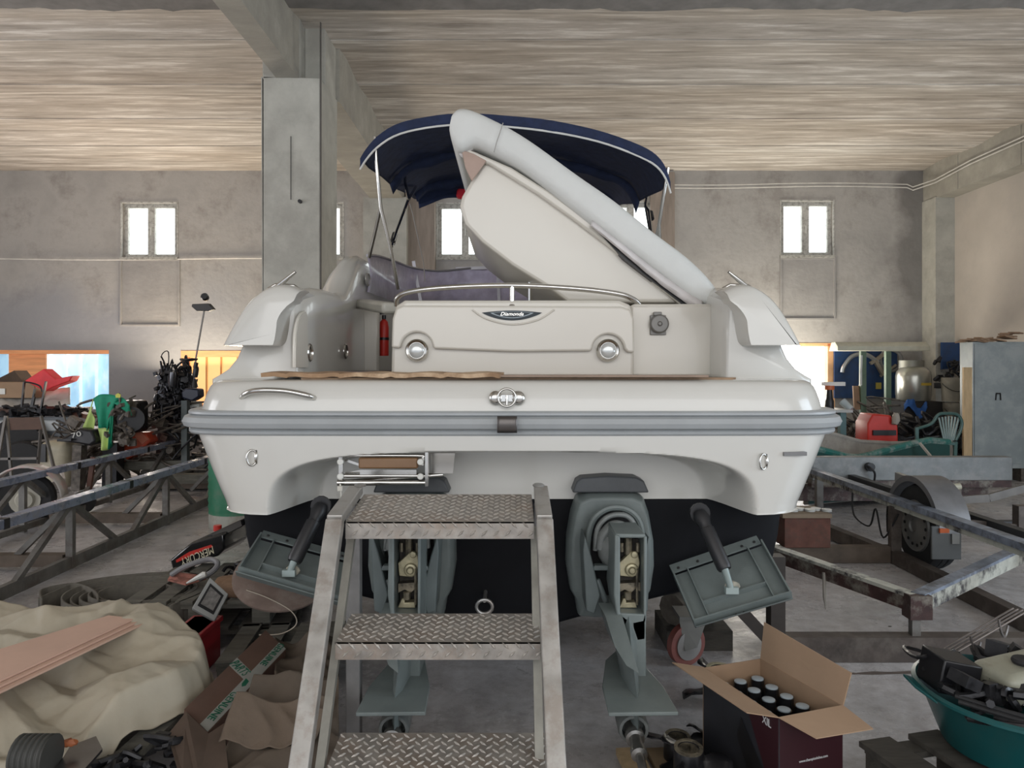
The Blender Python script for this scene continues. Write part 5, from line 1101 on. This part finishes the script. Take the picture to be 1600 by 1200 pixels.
tag(G().prism([W(38,595,11.1), W(68,576,11.1), W(86,592,11.1), W(113,587,11.1), W(108,596,11.1), W(80,606,11.1), W(70,612,11.1)], V(0,.22,0)).build('red_cloth', mat('bright_red_cloth', (.75,.04,.05), .6), bevel=.015), 'bright red plastic sheet or cloth over the boxes in front of the blue window', 'cloth')
g = G()
for x0, y0, x1, y1 in ((38,597,34,638),(55,607,48,640),(72,596,64,640),(54,620,50,640)): g.bar(W(x0,y0,10.85), W(x1,y1,10.85), .035, .02)
g.tube(spline([W(38,597,10.85), W(48,598,10.85), W(62,603,10.85), W(66,612,10.85)], 4), .012, 6); tag(g.build('black_straps', blackp), 'black straps standing up on the front edge of the far left bench', 'strap')
# sawhorse
sh = thing('sawhorse', (-6.3,9.4,0), 'steel trestle with a brown board across it at the far left', 'trestle')
G().prism([W(14,653,9.4), W(65,652,9.4), W(65,671,9.4), W(16,672,9.4)], V(0,.04,0)).build('cross_board', mat('dark_brown_board', (.085,.045,.03), .7), sh)
for a_, b2 in (((9,650,9.4),(-6,735,9.2)),((10,650,9.4),(20,770,9.4)),((64,650,9.4),(84,730,9.3)),((65,655,9.5),(56,772,9.6)),((-10,717,9.4),(58,716,9.4))): G().bar(W(*a_), W(*b2), .03, .03).build('trestle_leg', mat('dusty_tube', (.14,.13,.12), .5, .4), sh)
for k, (px, py, Y) in enumerate(((38,727,10.6),(30,690,10.8))):
    tag(G().lathe([(.2,-.1),(.33,-.1),(.36,-.05),(.36,.05),(.33,.1),(.2,.1)], W(px, py, Y), (.15,-1,0), 30).build('old_tyre', rubber, smooth=40), ['lower dark tyre behind the trestle at the far left', 'upper dark tyre behind the trestle, under the bench'][k], 'tyre')
tk = thing('white_tank', W(80,735,9.9), 'yellowed white rounded tank behind the upper cradle rail at left', 'tank')
G().bb(W(55,0,9.9).x, W(104,0,9.9).x, 9.9, 10.4, W(0,765,9.9).z, W(0,690,9.9).z).build('tank_body', mat('yellowed_tank', (.42,.38,.28), .45, var=.15), tk, bevel=.12, seg=5); G().bb(W(60,0,9.88).x, W(72,0,9.88).x, 9.87, 9.9, W(0,722,9.88).z, W(0,694,9.88).z).build('tank_slot', blackp, tk)
ob = thing('outboard_motor', W(120,760,9.8), 'dark outboard motor with white number 70 on its cowl, left of the green jersey', 'outboard motor')
G().prism([W(88,690,9.8), W(104,681,9.8), W(124,669,9.8), W(143,672,9.8), W(150,690,9.8), W(140,697,9.8), W(112,692,9.8)], V(0,.4,0)).build('motor_cowl', mat('matt_black_cowl', (.014,.014,.017), .4), ob, bevel=.03)
text('motor_number', '70', whitep, ob, W(119,679,9.78), (1,0,.25), (-.1,0,1), .065, width=.13)
G().bar(W(125,695,9.9), W(122,765,9.9), .14, .12).build('motor_leg', scrap2, ob); G().bar(W(90,688,9.75), W(112,687,9.75), .03, .03).build('tiller', blackp, ob)
# jersey over an engine
en = thing('outboard_motor', W(175,720,10.2), 'bare black engine partly covered by a green and yellow jersey', 'outboard motor')
G().box(W(188,652,10.2)+V(0,.2,0), (.42,.4,.45)).build('engine_block', scrap, en, bevel=.05); scrapheap(W(190,695,10.0), .18, .15, .55, 40, 5, scrap2, .01, .04).build('engine_fittings', scrap2, en); G().lathe([(.17,0),(.17,.04)], W(205,655,10.05), (.4,-1,0), 20).build('flywheel', blackp, en); G().bar(W(178,690,10.3), W(176,765,10.3), .2, .2).build('motor_leg', scrap, en)
jy = thing('sports_jersey', W(165,690,10), 'green and yellow football jersey draped over an engine', 'jersey')
jg = mat('jersey_green', (.01,.26,.15), .7, var=.15, scale=10); jyl = mat('jersey_lime', (.52,.68,.22), .7, var=.1)
def cloth(pts0, pts1, m, nm, Y0, fold=.03):
    a_ = spline([W(x, y, Y0) for x, y in pts0], 5); b2 = spline([W(x, y, Y0) for x, y in pts1], 5); n_ = min(len(a_), len(b2)); rows = []
    for j in range(9): rows.append([lerp(a_[i], b2[i], j/8)+V(0, fold*math.sin(i*.9+j*.3)*(.3+j/8), .0) for i in range(n_)])
    return G().loft(rows, closed=False).build(nm, m, jy, solid=.008, smooth=70)
cloth([(146,622),(158,616),(176,617),(192,622),(203,633)], [(153,668),(163,669),(170,670),(177,630),(204,650)], jg, 'jersey_body', 9.9)
cloth([(146,622),(143,640),(148,655)], [(129,665),(138,672),(148,676)], jyl, 'sleeve', 9.95)
cloth([(153,669),(162,669),(172,670)], [(158,702),(165,704),(171,700)], jyl, 'jersey_front', 9.9); cloth([(171,645),(174,640),(177,636)], [(170,702),(172,700),(176,690)], jg, 'jersey_side', 9.88)
p = W(185,619,9.85); G().prism([p+V(-.03,0,-.02), p+V(.03,0,-.02), p+V(.035,0,.02), p+V(0,0,.04), p+V(-.035,0,.02)], V(0,-.01,0)).build('jersey_crest', mat('crest_yellow', (.6,.6,.1), .6), jy)
# jerry can
jc = thing('jerry_can', W(205,720,10.5), 'tilted red fuel can behind the upper cradle rail at left', 'fuel can')
G().prism([W(177,708,10.5), W(206,677,10.5), W(226,676,10.5), W(234,690,10.5), W(215,708,10.5), W(182,728,10.5)], V(.02,.25,0)).build('can_body', mat('can_red', (.50,.07,.03), .45, dirt=(.5,.2,.12), dscale=4, damt=.5), jc, bevel=.025); G().prism([W(206,677,10.49), W(218,674,10.49), W(232,686,10.49), W(222,694,10.49)], V(0,.02,0)).build('can_shoulder', mat('can_orange', (.62,.20,.12), .5), jc)
# big stripped engine
be = thing('stripped_engine', W(270,690,11.0), 'tall stripped black engine powerhead in front of the wall left of the boat', 'engine')
G().prism([W(245,600,11.1), W(252,581,11.1), W(284,579,11.1), W(294,600,11.1), W(292,640,11.1), W(262,655,11.1), W(240,640,11.1)], V(0,.35,0)).build('engine_block', mat('engine_black_shine', (.02,.02,.025), .3, .5, var=.8, scale=18, rvar=.2), be, bevel=.03)
for k in range(4): rk = scrapheap(W(256+10*k,655,10.9), .13, .1, .78, 55, 30+k, scrap, .008, .035, .45).build('engine_fittings', mat('engine_black_shine', ()) if k % 2 else scrap, be, smooth=25)
G().lathe([(.05,0),(.055,.03),(.055,.2),(.05,.22)], W(269,604,10.75), (.1,-.1,1), 14).build('oil_canister', mat('silver_black', (.10,.10,.11), .25, .8), be)
G().bar(W(268,655,11.1), W(262,735,11.1), .30, .2, (0,1,0)).build('engine_leg', scrap, be)
G().bb(W(283,0,10.6).x, W(292,0,10.6).x, 10.6, 10.7, 0, W(0,626,10.6).z).build('stand_post', mat('green_grey_post', (.10,.12,.12), .5), be, smooth=0)
for py in (632, 650): tag(G().bb(W(291,0,10.9).x, W(312,0,10.9).x, 10.9, 11.0, W(0,py+6,10.9).z, W(0,py-5,10.9).z).build('white_box', whitep, bevel=.01), 'small white box beside the stand post, %s of the two' % ('upper' if py == 632 else 'lower'), 'box')
# electric outboard standing on its head
eo = thing('electric_outboard', W(302,622,10.5), 'small upturned outboard with long shaft and propeller in front of the orange opening', 'outboard motor')
G().prism([W(283,612,10.5), W(290,606,10.5), W(310,608,10.5), W(311,620,10.5), W(300,627,10.5), W(284,622,10.5)], V(0,.2,0)).build('motor_head', mat('blue_black', (.012,.016,.035), .4), eo, bevel=.02)
G().tube([W(303,605,10.5), W(306,560,10.5), W(319,486,10.5)], .013, 8).build('shaft', mat('shaft_grey', (.22,.21,.20), .4, .5), eo)
G().lathe([(.03,0),(.04,.04),(.04,.12),(.03,.16)], W(305,590,10.5), (.1,0,1), 12).lathe([(.03,0),(.03,.08)], W(305,575,10.45), (.2,0,1), 10).lathe([(.05,0),(.02,.12)], W(304,605,10.5), (0,0,1), 12).build('clamp', blackp, eo)
G().tube([W(295,562,10.5)+V(.11*math.cos(i*PI/8), .10*math.sin(i*PI/8), .01*math.sin(i)) for i in range(16)], .014, 8, closed=True).build('steering_ring', blackp, eo)
G().lathe([(.02,-.1),(.05,-.06),(.055,.02),(.04,.06)], W(320,464,10.45), (.2,-1,.1), 16).build('motor_pod', blackp, eo, smooth=50)
g = G().prism([W(299,479,10.5), W(300,475,10.5), W(325,474,10.5), W(333,483,10.5), W(325,486,10.5), W(307,486,10.5)], V(.02,.06,0)); g.build('propeller_blade', mat('dark_blade', (.035,.033,.033), .5), eo, bevel=.006)
# road trailer end with pinkish mudguard
lt = thing('small_trailer', W(40,850,7.9), 'small trailer end with pale mudguard and rear bar behind the left cradle', 'trailer')
wc2 = W(42,798,7.95); wc2.z = .30
G().lathe([(.14,-.06),(.25,-.07),(.28,-.04),(.28,.04),(.25,.07),(.14,.06)], wc2, (.3,-1,0), 26).build('tyre', rubber, lt, smooth=40); G().lathe([(.16,.0),(.15,.07),(.1,.06),(.08,.09),(.001,.09)], wc2, (.3,-1,0), 20).build('wheel_rim', mat('cream_rim', (.45,.43,.36), .5), lt, smooth=40)
g = G(); rings = []
for i in range(17):
    a_ = PI*(-.02+1.0*i/16); r_ = .36; dd = V(1,.3,0).normalized(); q0 = wc2+dd*(-r_*math.cos(a_))+V(0,0,r_*math.sin(a_)); nn = V(.3,-1,0).normalized(); rings.append([q0-nn*.12, q0+nn*.12])
g.loft(rings, closed=False); g.build('mudguard', mat('pale_mudguard', (.50,.47,.44), .4, dirt=(.55,.22,.22), dscale=3, damt=.6), lt, solid=.02)
G().bar(W(64,766,8.4), W(100,752,8.6), .03, .09).bar(W(100,754,8.6), W(96,738,9.2), .03, .09).build('rear_bar', mat('white_bar', (.55,.52,.50), .4, var=.1), lt); G().box(W(69,763,8.35), (.07,.03,.05)).build('side_reflector', mat('orange_reflector', ()), lt)
jw = thing('jockey_wheel', W(131,790,8.6), 'black jockey wheel on a rusty stem behind the near cradle rail', 'wheel')
G().lathe([(.05,-.04),(.115,-.05),(.13,-.03),(.13,.03),(.115,.05),(.05,.04)], V(W(131,0,8.7).x,8.7,.13), (1,-.8,0), 24).build('tyre', rubber, jw, smooth=40); G().bar(V(W(137,0,8.75).x,8.75,.15), W(146,715,8.9), .05, .05).build('stem', mat('rusty_stem', (.12,.06,.045), .7, .3), jw)
for k, (a_, b2, z) in enumerate(((( -5.6,10.6),(-3.2,10.9),.30),((-5.2,10.3),(-2.6,10.4),.10),((-4.6,9.9),(-2.7,9.95),.22))):
    tag(G().bar(V(a_[0],a_[1],z), V(b2[0],b2[1],z+.02), .16, .12).build('squared_log', woodg, smooth=0), ['uppermost grey timber beam stacked behind the left cradle', 'lowest grey timber beam on the floor behind the left cradle', 'middle grey timber beam behind the left cradle, nearest the camera'][k], 'timber')
tag(G().box((-4.6,10.35,.2), (.12,.3,.1)).box((-3.2,10.35,.2), (.12,.3,.1)).bb(-5.3,-3.4,10.5,10.7,0,.24).build('bearer', darkw), 'dark bearer carrying the timber beams', 'timber')
tag(G().bb(-3.55,-3.0,9.55,9.85,.30,.44).bb(-3.5,-3.05,9.6,9.8,0,.30).build('blue_crate', mat('faded_blue', (.03,.12,.22), .6), bevel=.01), 'faded blue crate beside the green drum', 'crate')
tag(scrapheap((-5.3,10.9,0), 1.5, .35, 1.0, 150, 8, scrap2, .010, .055, .5).build('scrap_heap', scrap2, smooth=30), 'dusty heap of engine parts and tubes behind the left cradle', 'scrap', kind='stuff')
tag(scrapheap((-4.0,11.1,0), .8, .4, 1.15, 130, 9, scrap, .012, .06, .5).build('scrap_heap', scrap, smooth=30), 'black heap of cables and motor parts beneath the stripped engine', 'scrap', kind='stuff')
tag(scrapheap((-8.0,11.2,0), 1.0, .3, .75, 90, 10, scrap, .014, .08, .4).build('scrap_heap', scrap, smooth=30), 'dark scrap stored under the far left bench', 'scrap', kind='stuff')
tag(scrapheap((-7.0,10.9,1.0), .6, .12, .12, 60, 12, scrap, .010, .04, .5).build('scrap_heap', scrap, smooth=30), 'black odds and ends along the front of the far left bench top', 'scrap', kind='stuff')
# ------------------------------------------------------------------ right background
pg = mat('blue_pegboard', (.010,.045,.14), .5, var=.15, dirt=(.02,.03,.06), dscale=5)
tag(G().bb(W(1304,0,13.9).x, W(1402,0,13.9).x, 13.9, 13.95, W(0,622,13.9).z, W(0,546,13.9).z).build('pegboard', pg, smooth=0), 'wide dark blue tool board on the back wall under the long white lamp', 'tool board')
tag(G().bb(W(1472,0,13.4).x, W(1515,0,13.4).x, 13.4, 13.45, W(0,578,13.4).z, W(0,535,13.4).z).build('pegboard', pg, smooth=0), 'small blue tool board beside the grey cabinet', 'tool board')
tag(G().tube(spline([W(1316,582,13.84), W(1319,572,13.84), W(1330,558,13.84), W(1345,553,13.84), W(1358,556,13.84), W(1372,566,13.84)], 6), .04, 8).build('curved_duct', mat('duct_steel', (.35,.37,.38), .35, .6)), 'curved grey duct in front of the wide blue tool board', 'duct')
tag(G().bar(W(1360,568,13.84), W(1383,552,13.84), .06, .06).bar(W(1367,563,13.84), W(1380,586,13.84), .08, .06).bar(W(1375,588,13.84), W(1400,570,13.84), .04, .04).build('metal_bracket', mat('beige_bracket', (.30,.27,.22), .5, .3)), 'beige metal bracket hanging on the wide blue tool board', 'bracket')
tag(G().tube([W(1392,563,13.86)+V(.2*math.cos(i*PI/12), 0, .2*math.sin(i*PI/12)) for i in range(24)], .035, 8, closed=True).build('hoop', mat('grey_hoop', (.20,.20,.20), .5)), 'grey hoop hanging at the right end of the wide tool board', 'hoop')
tag(G().bb(W(1370,0,13.85).x, W(1378,0,13.85).x, 13.87, 13.905, W(0,608,13.8).z, W(0,598,13.8).z).build('yellow_tag', mat('tag_yellow', (.45,.38,.08), .6)), 'small yellow tag on the wide blue tool board', 'tag')
lm = thing('strip_lamp', W(1376,540,12.6), 'long cream strip lamp hanging above the tool board', 'lamp')
a, b_ = W(1305,0,12.6).x, W(1448,0,12.6).x; g = G().prism([V(a,12.5,W(0,548,12.5).z), V(a,12.5,W(0,541,12.5).z), V(a,12.6,W(0,534,12.5).z), V(a,12.75,W(0,534,12.5).z), V(a,12.85,W(0,548,12.5).z)], V(b_-a,0,0)); g.build('lamp_shade', mat('cream_shade', (.50,.49,.40), .5), lm, bevel=.008)
for px, y1, Y in ((1348,690,12.3), (1387,642,12.6)): tag(G().bar(W(px,549,Y), W(px,y1,Y), .09, .07, (0,1,0)).build('green_post', mat('dull_green_post', (.10,.15,.10), .6, var=.2), smooth=0), 'dull green post below the strip lamp, %s of the two' % ('left' if px == 1348 else 'right'), 'post')
tag(G().tube([W(1346,555,12.25), W(1345,580,12.25), W(1345,602,12.25)], .022, 8).build('white_tube', mat('white_tube', (.50,.52,.50), .4)), 'white tube fixed along the left green post', 'tube')
for px, py0, w_ in ((1337,603,.10),(1345,601,.06)): tag(G().bar(W(px,py0,12.35), W(px+2,640,12.3), w_, .03, (0,1,0)).build('wooden_board', mat('ochre_slat', (.25,.15,.09), .8), smooth=0), 'upright brown slat by the left green post, %s' % ('the wider one' if w_ > .08 else 'the narrower one'), 'slat')
# gas tank
gt = thing('gas_tank', W(1425,628,12.8), 'silver dome-topped tank with yellow sticker in the right back corner', 'tank')
p = W(1427,626,12.8); g = G().lathe([(.26,0),(.275,.03),(.275,.09),(.28,.10),(.28,.42),(.265,.50),(.21,.57),(.12,.60),(.001,.61)], p, n=36); g.build('tank_body', mat('silver_tank', (.42,.42,.38), .28, .7), gt, smooth=50)
G().lathe([(.2,.5),(.2,.70),(.19,.70),(.19,.5)], p+V(0,.06,0), n=28).build('valve_collar', mat('dull_silver', (.25,.25,.22), .5, .5), gt, smooth=40)
G().prism([p+V(-.02,-.283,.27), p+V(.16,-.27,.27), p+V(.16,-.27,.315), p+V(-.02,-.283,.315)], V(0,-.004,0)).build('sticker', mat('sticker_yellow', (.50,.35,.05), .5), gt)
tag(G().bb(W(1395,0,12.9).x, W(1455,0,12.9).x, 12.5, 13.2, 0, p.z-.005).build('dark_cupboard', mat('very_dark', (.03,.028,.027), .8), smooth=0), 'dark cupboard carrying the silver tank', 'cupboard')
tag(sheet(1412,1448,632,645,12.45,12.35,20,10,.05,3).build('blue_cloth', blue, solid=.01), 'crumpled blue cloth hanging below the silver tank', 'cloth')
for k, (x0, x1, y0, y1) in enumerate(((1472,1502,627,590),(1475,1507,664,629))):
    c = W((x0+x1)/2, y0, 12.4); r_ = (x1-x0)/2/F*12.4; h_ = (y0-y1)/F*12.4; t = thing('plastic_bucket', c, 'dirty cream plastic bucket beside the cabinet, %s of the two' % ('upper' if k == 0 else 'lower'), 'bucket')
    G().lathe([(r_*.9,0),(r_*.97,h_*.7),(r_,h_*.72),(r_,h_),(r_*.93,h_),(r_*.9,.05)], c, n=28).build('bucket_body', mat('dirty_cream', (.34,.32,.27), .6, dirt=(.2,.18,.15), dscale=5), t, smooth=40)
    G().tube([c+V(r_*1.02*math.cos(a_), -r_*abs(math.sin(a_))*1.02-.01, h_*.75-.13*math.sin(a_)) for a_ in [PI*i/12 for i in range(13)]], .006, 5).build('bucket_handle', blackp, t)
tag(G().bb(W(1470,0,12.5).x, W(1508,0,12.5).x, 12.2, 12.7, 0, W(0,664.5,12.4).z).build('bucket_stand', mat('very_dark', ()), smooth=0), 'dark stand under the two cream buckets', 'stand')
tag(G().bb(W(1506,0,10.95).x, W(1519,0,10.95).x, 10.95, 10.99, 0.0, W(0,574,10.95).z).build('pale_plank', woodp, smooth=0), 'pale plank standing upright against the left side of the grey cabinet', 'plank')
# cabinet
cx_ = (W(1520,0,11).x, W(1597,0,11).x); zb, zt2 = .20, W(0,534,11).z
cb = thing('steel_cabinet', ((cx_[0]+cx_[1])/2, 11.2, 0), 'tall pale grey two-door steel cabinet at the right wall', 'cabinet')
cm_ = mat('cabinet_grey', (.27,.31,.32), .45, var=.12, scale=3, dirt=(.38,.40,.40), dscale=3, damt=.5)
G().bb(cx_[0], cx_[1]+.06, 11, 11.32, zb, zt2).build('cabinet_body', cm_, cb, bevel=.006, smooth=0); G().bb(cx_[0]+.02, cx_[1]-.02, 10.985, 11, zb+.07, zt2-.03).build('door', cm_, cb, bevel=.004, smooth=0)
hz = W(1560,619,10.97); G().bar(hz+V(-.03,0,.04), hz+V(.03,0,.04), .02, .02).bar(hz+V(-.03,0,.04), hz+V(-.04,0,-.06), .012, .012).bar(hz+V(.03,0,.04), hz+V(.035,0,-.06), .012, .012).build('cabinet_handle', blackp, cb)
for xx in (cx_[0]+.03, cx_[1]): G().bb(xx, xx+.05, 11.02, 11.3, 0, zb).build('cabinet_foot', scrap2, cb, smooth=0)
g = G(); rr = random.Random(4)
for i in range(16):
    x = rr.uniform(cx_[0]-.05, cx_[1]); z = zt2+rr.uniform(.005,.05)+max(0, x-cx_[1]+.25)*.5; g.box((x, rr.uniform(11.02,11.3), z), (rr.uniform(.1,.3), .15, .02), Matrix.Rotation(rr.uniform(-.3,.3), 3, 'Y') @ Matrix.Rotation(rr.uniform(0,2), 3, 'Z'))
tag(g.build('torn_cardboard', mat('torn_card', (.30,.20,.13), .9, var=.3, scale=8)), 'torn cardboard scraps lying on top of the grey cabinet', 'cardboard', kind='stuff')
# garden chair
gc = thing('garden_chair', W(1475,760,10.3), 'dark green plastic garden chair with slatted fan back near the cabinet', 'chair')
grn = mat('chair_green', (.055,.12,.11), .4, var=.1)
def CP(px, py, Y=10.4): return W(px, py, Y)
G().tube(spline([CP(1432,670), CP(1455,662), CP(1466,648), CP(1480,646), CP(1496,648), CP(1503,660), CP(1500,674), CP(1493,688)], 5), .022, 8).build('back_frame', grn, gc)
for k in range(7): G().bar(CP(1467+5.2*k,650+abs(k-3)*.8,10.42), CP(1475+2.4*k,688,10.38), .022, .01, (0,1,0)).build('back_slat', mat('slat_pale_green', (.20,.27,.26), .4), gc)
G().prism([CP(1455,692,9.9), CP(1492,692,9.9), CP(1492,690,10.4), CP(1462,690,10.4)], V(0,0,-.03)).build('seat', grn, gc)
for a_, b2 in (((1432,668,10.1),(1434,762,10.1)),((1474,690,10.0),(1474,775,9.9)),((1493,690,10.4),(1490,762,10.4)),((1455,690,10.4),(1450,762,10.4))): G().bar(W(*a_), W(*b2), .045, .03, (0,1,0)).build('leg', grn, gc)
# red machine body, bench, clutter
rm_ = thing('red_generator', W(1380,700,10.6), 'red plastic machine housing on the floor behind the green dinghy', 'machine')
G().prism([W(1356,662,10.6), W(1364,647,10.6), W(1392,649,10.6), W(1403,665,10.6), W(1404,700,10.6), W(1356,700,10.6)], V(0,.4,0)).build('housing', red, rm_, bevel=.02); G().bb(W(1364,0,10.58).x, W(1400,0,10.58).x, 10.57, 10.6, W(0,680,10.6).z, W(0,672,10.6).z).build('dark_slot', blackp, rm_)
G().bb(W(1358,0,10.7).x, W(1402,0,10.7).x, 10.7, 11.0, 0, W(0,700,10.6).z).build('base', scrap, rm_); G().ball(W(1399,655,10.55), .09, 7, (.6,.6,1), .4).build('rag_bundle', mat('pale_rag', (.35,.32,.28), .8), rm_)
wb = thing('metal_table', W(1310,700,11), 'grey metal table with bottles just right of the boat\'s rub rail', 'table')
G().bb(W(1290,0,11).x, W(1328,0,11).x, 10.9, 11.5, W(0,644,11).z, W(0,640,11).z).build('table_top', mat('pale_table', (.42,.44,.44), .5), wb, smooth=0); G().bb(W(1311,0,11).x, W(1320,0,11).x, 10.95, 11.05, 0, W(0,644,11).z).build('leg', mat('teal_leg', (.07,.15,.16), .5), wb, smooth=0)
p = W(1296,640,11.1); bt_ = thing('bottle', p, 'dark bottle with orange cap standing on the metal table', 'bottle')
G().lathe([(.06,0),(.065,.02),(.065,.13),(.05,.17),(.04,.3)], p, n=16).build('bottle_body', scrap, bt_, smooth=40); G().lathe([(.07,.3),(.07,.36)], p, n=14).build('cap', mat('cap_orange', (.5,.12,.04), .5), bt_)
tag(G().bb(W(1284,0,11.2).x, W(1321,0,11.2).x, 11.2, 11.3, W(0,603,11.2).z, W(0,597,11.2).z).build('white_shelf', whitep, smooth=0), 'short white bar or shelf in front of the bright right opening', 'shelf')
tag(G().tube([W(1316,627,11.2), W(1330,640,11.1)], [.06,.05], 12).build('white_cylinder', mat('blue_white_plastic', (.42,.48,.50), .4)), 'pale cylinder lying at a slant on the end of the metal table', 'cylinder')
tag(scrapheap((W(1350,0,12).x,12.2,0), .75, .35, .95, 110, 14, scrap2, .012, .07, .45).build('scrap_heap', scrap2, smooth=30), 'dusty tools and offcuts piled under the wide blue tool board', 'scrap', kind='stuff')
tag(scrapheap((W(1435,0,11.5).x,11.6,0), .75, .4, .85, 110, 15, scrap, .012, .08, .4).build('scrap_heap', scrap, smooth=30), 'black rubbish pile between the red machine and the garden chair', 'scrap', kind='stuff')
tag(scrapheap((W(1490,0,13.2).x,13.2,1.35), .25, .08, .5, 24, 16, scrap, .012, .05, .5).build('hanging_tools', scrap, smooth=30), 'black tools hanging from the small blue tool board', 'tools', kind='stuff')
# dinghy
dg = thing('dinghy', W(1370,745,9.6), 'old open dinghy with grey inside and green gunwale behind the trailer beam', 'boat')
gi = mat('dinghy_grey_inside', (.34,.32,.29), .7, var=.15, dirt=(.2,.18,.16), dscale=4); gt2 = mat('dinghy_green', (.02,.14,.12), .4, var=.2, dirt=(.28,.30,.28), dscale=8, damt=.7)
rings = []; ri = []
for i in range(15):
    t = i/14; px = lerp(1262, 1482, t); Y = lerp(9.2, 10.0, t); top = interp([(0,698),(.32,716),(.38,715),(.62,700),(.85,688),(1,691)], t); bk = interp([(0,668),(.35,690),(.6,693),(1,689)], t)
    a, b_ = W(px, top, Y-.35), W(px+4, bk, Y+.6); m0 = V(a.x, a.y+.12, .05); m1 = V(b_.x, b_.y-.12, .05); rings.append([a, m0, m1, b_]); ri.append((a, b_))
G().loft(rings, closed=False).build('dinghy_hull', [gi], dg, solid=.03, smooth=60)
G().tube([a for a, _ in ri], .045, 8).build('near_gunwale', gt2, dg); G().tube([b_ for _, b_ in ri], .03, 8).build('far_gunwale', gi, dg)
G().prism([V(a.x, a.y-.03, a.z-.02) for a, _ in ri]+[V(a.x, a.y-.03, .08) for a, _ in reversed(ri)], V(0,.02,0)).build('green_side', mat('dinghy_dark_green', (.012,.06,.055), .45), dg)
tag(G().bar(W(1437,692,9.3), W(1455,714,9.2), .05, .02).build('pale_stick', mat('pale_stick', (.38,.34,.29), .7)), 'pale stick lying against the dinghy\'s green side', 'stick')
# small dark dry leaves littering the floor
rr = random.Random(2); lf = None
for i in range(10):
    p = V(rr.uniform(1.5, 4.2), rr.uniform(2.6, 5.2), 0)
    if lf is None:
        lf = G().prism([V(-.012,0,0), V(0,.006,.0), V(.014,.001,0), V(.001,-.006,0)], V(0,0,.004)).build('dry_leaf', mat('leaf_dark', (.05,.045,.03), .8), loc=(0,0,0)); o = lf
    else: o = lf.copy(); C.objects.link(o)
    o.location = p; o.rotation_euler.z = rr.uniform(0, 6); tag(o, 'small dark dry leaf scattered on the concrete floor right of the boat', 'leaf', 'dry leaves on the floor')
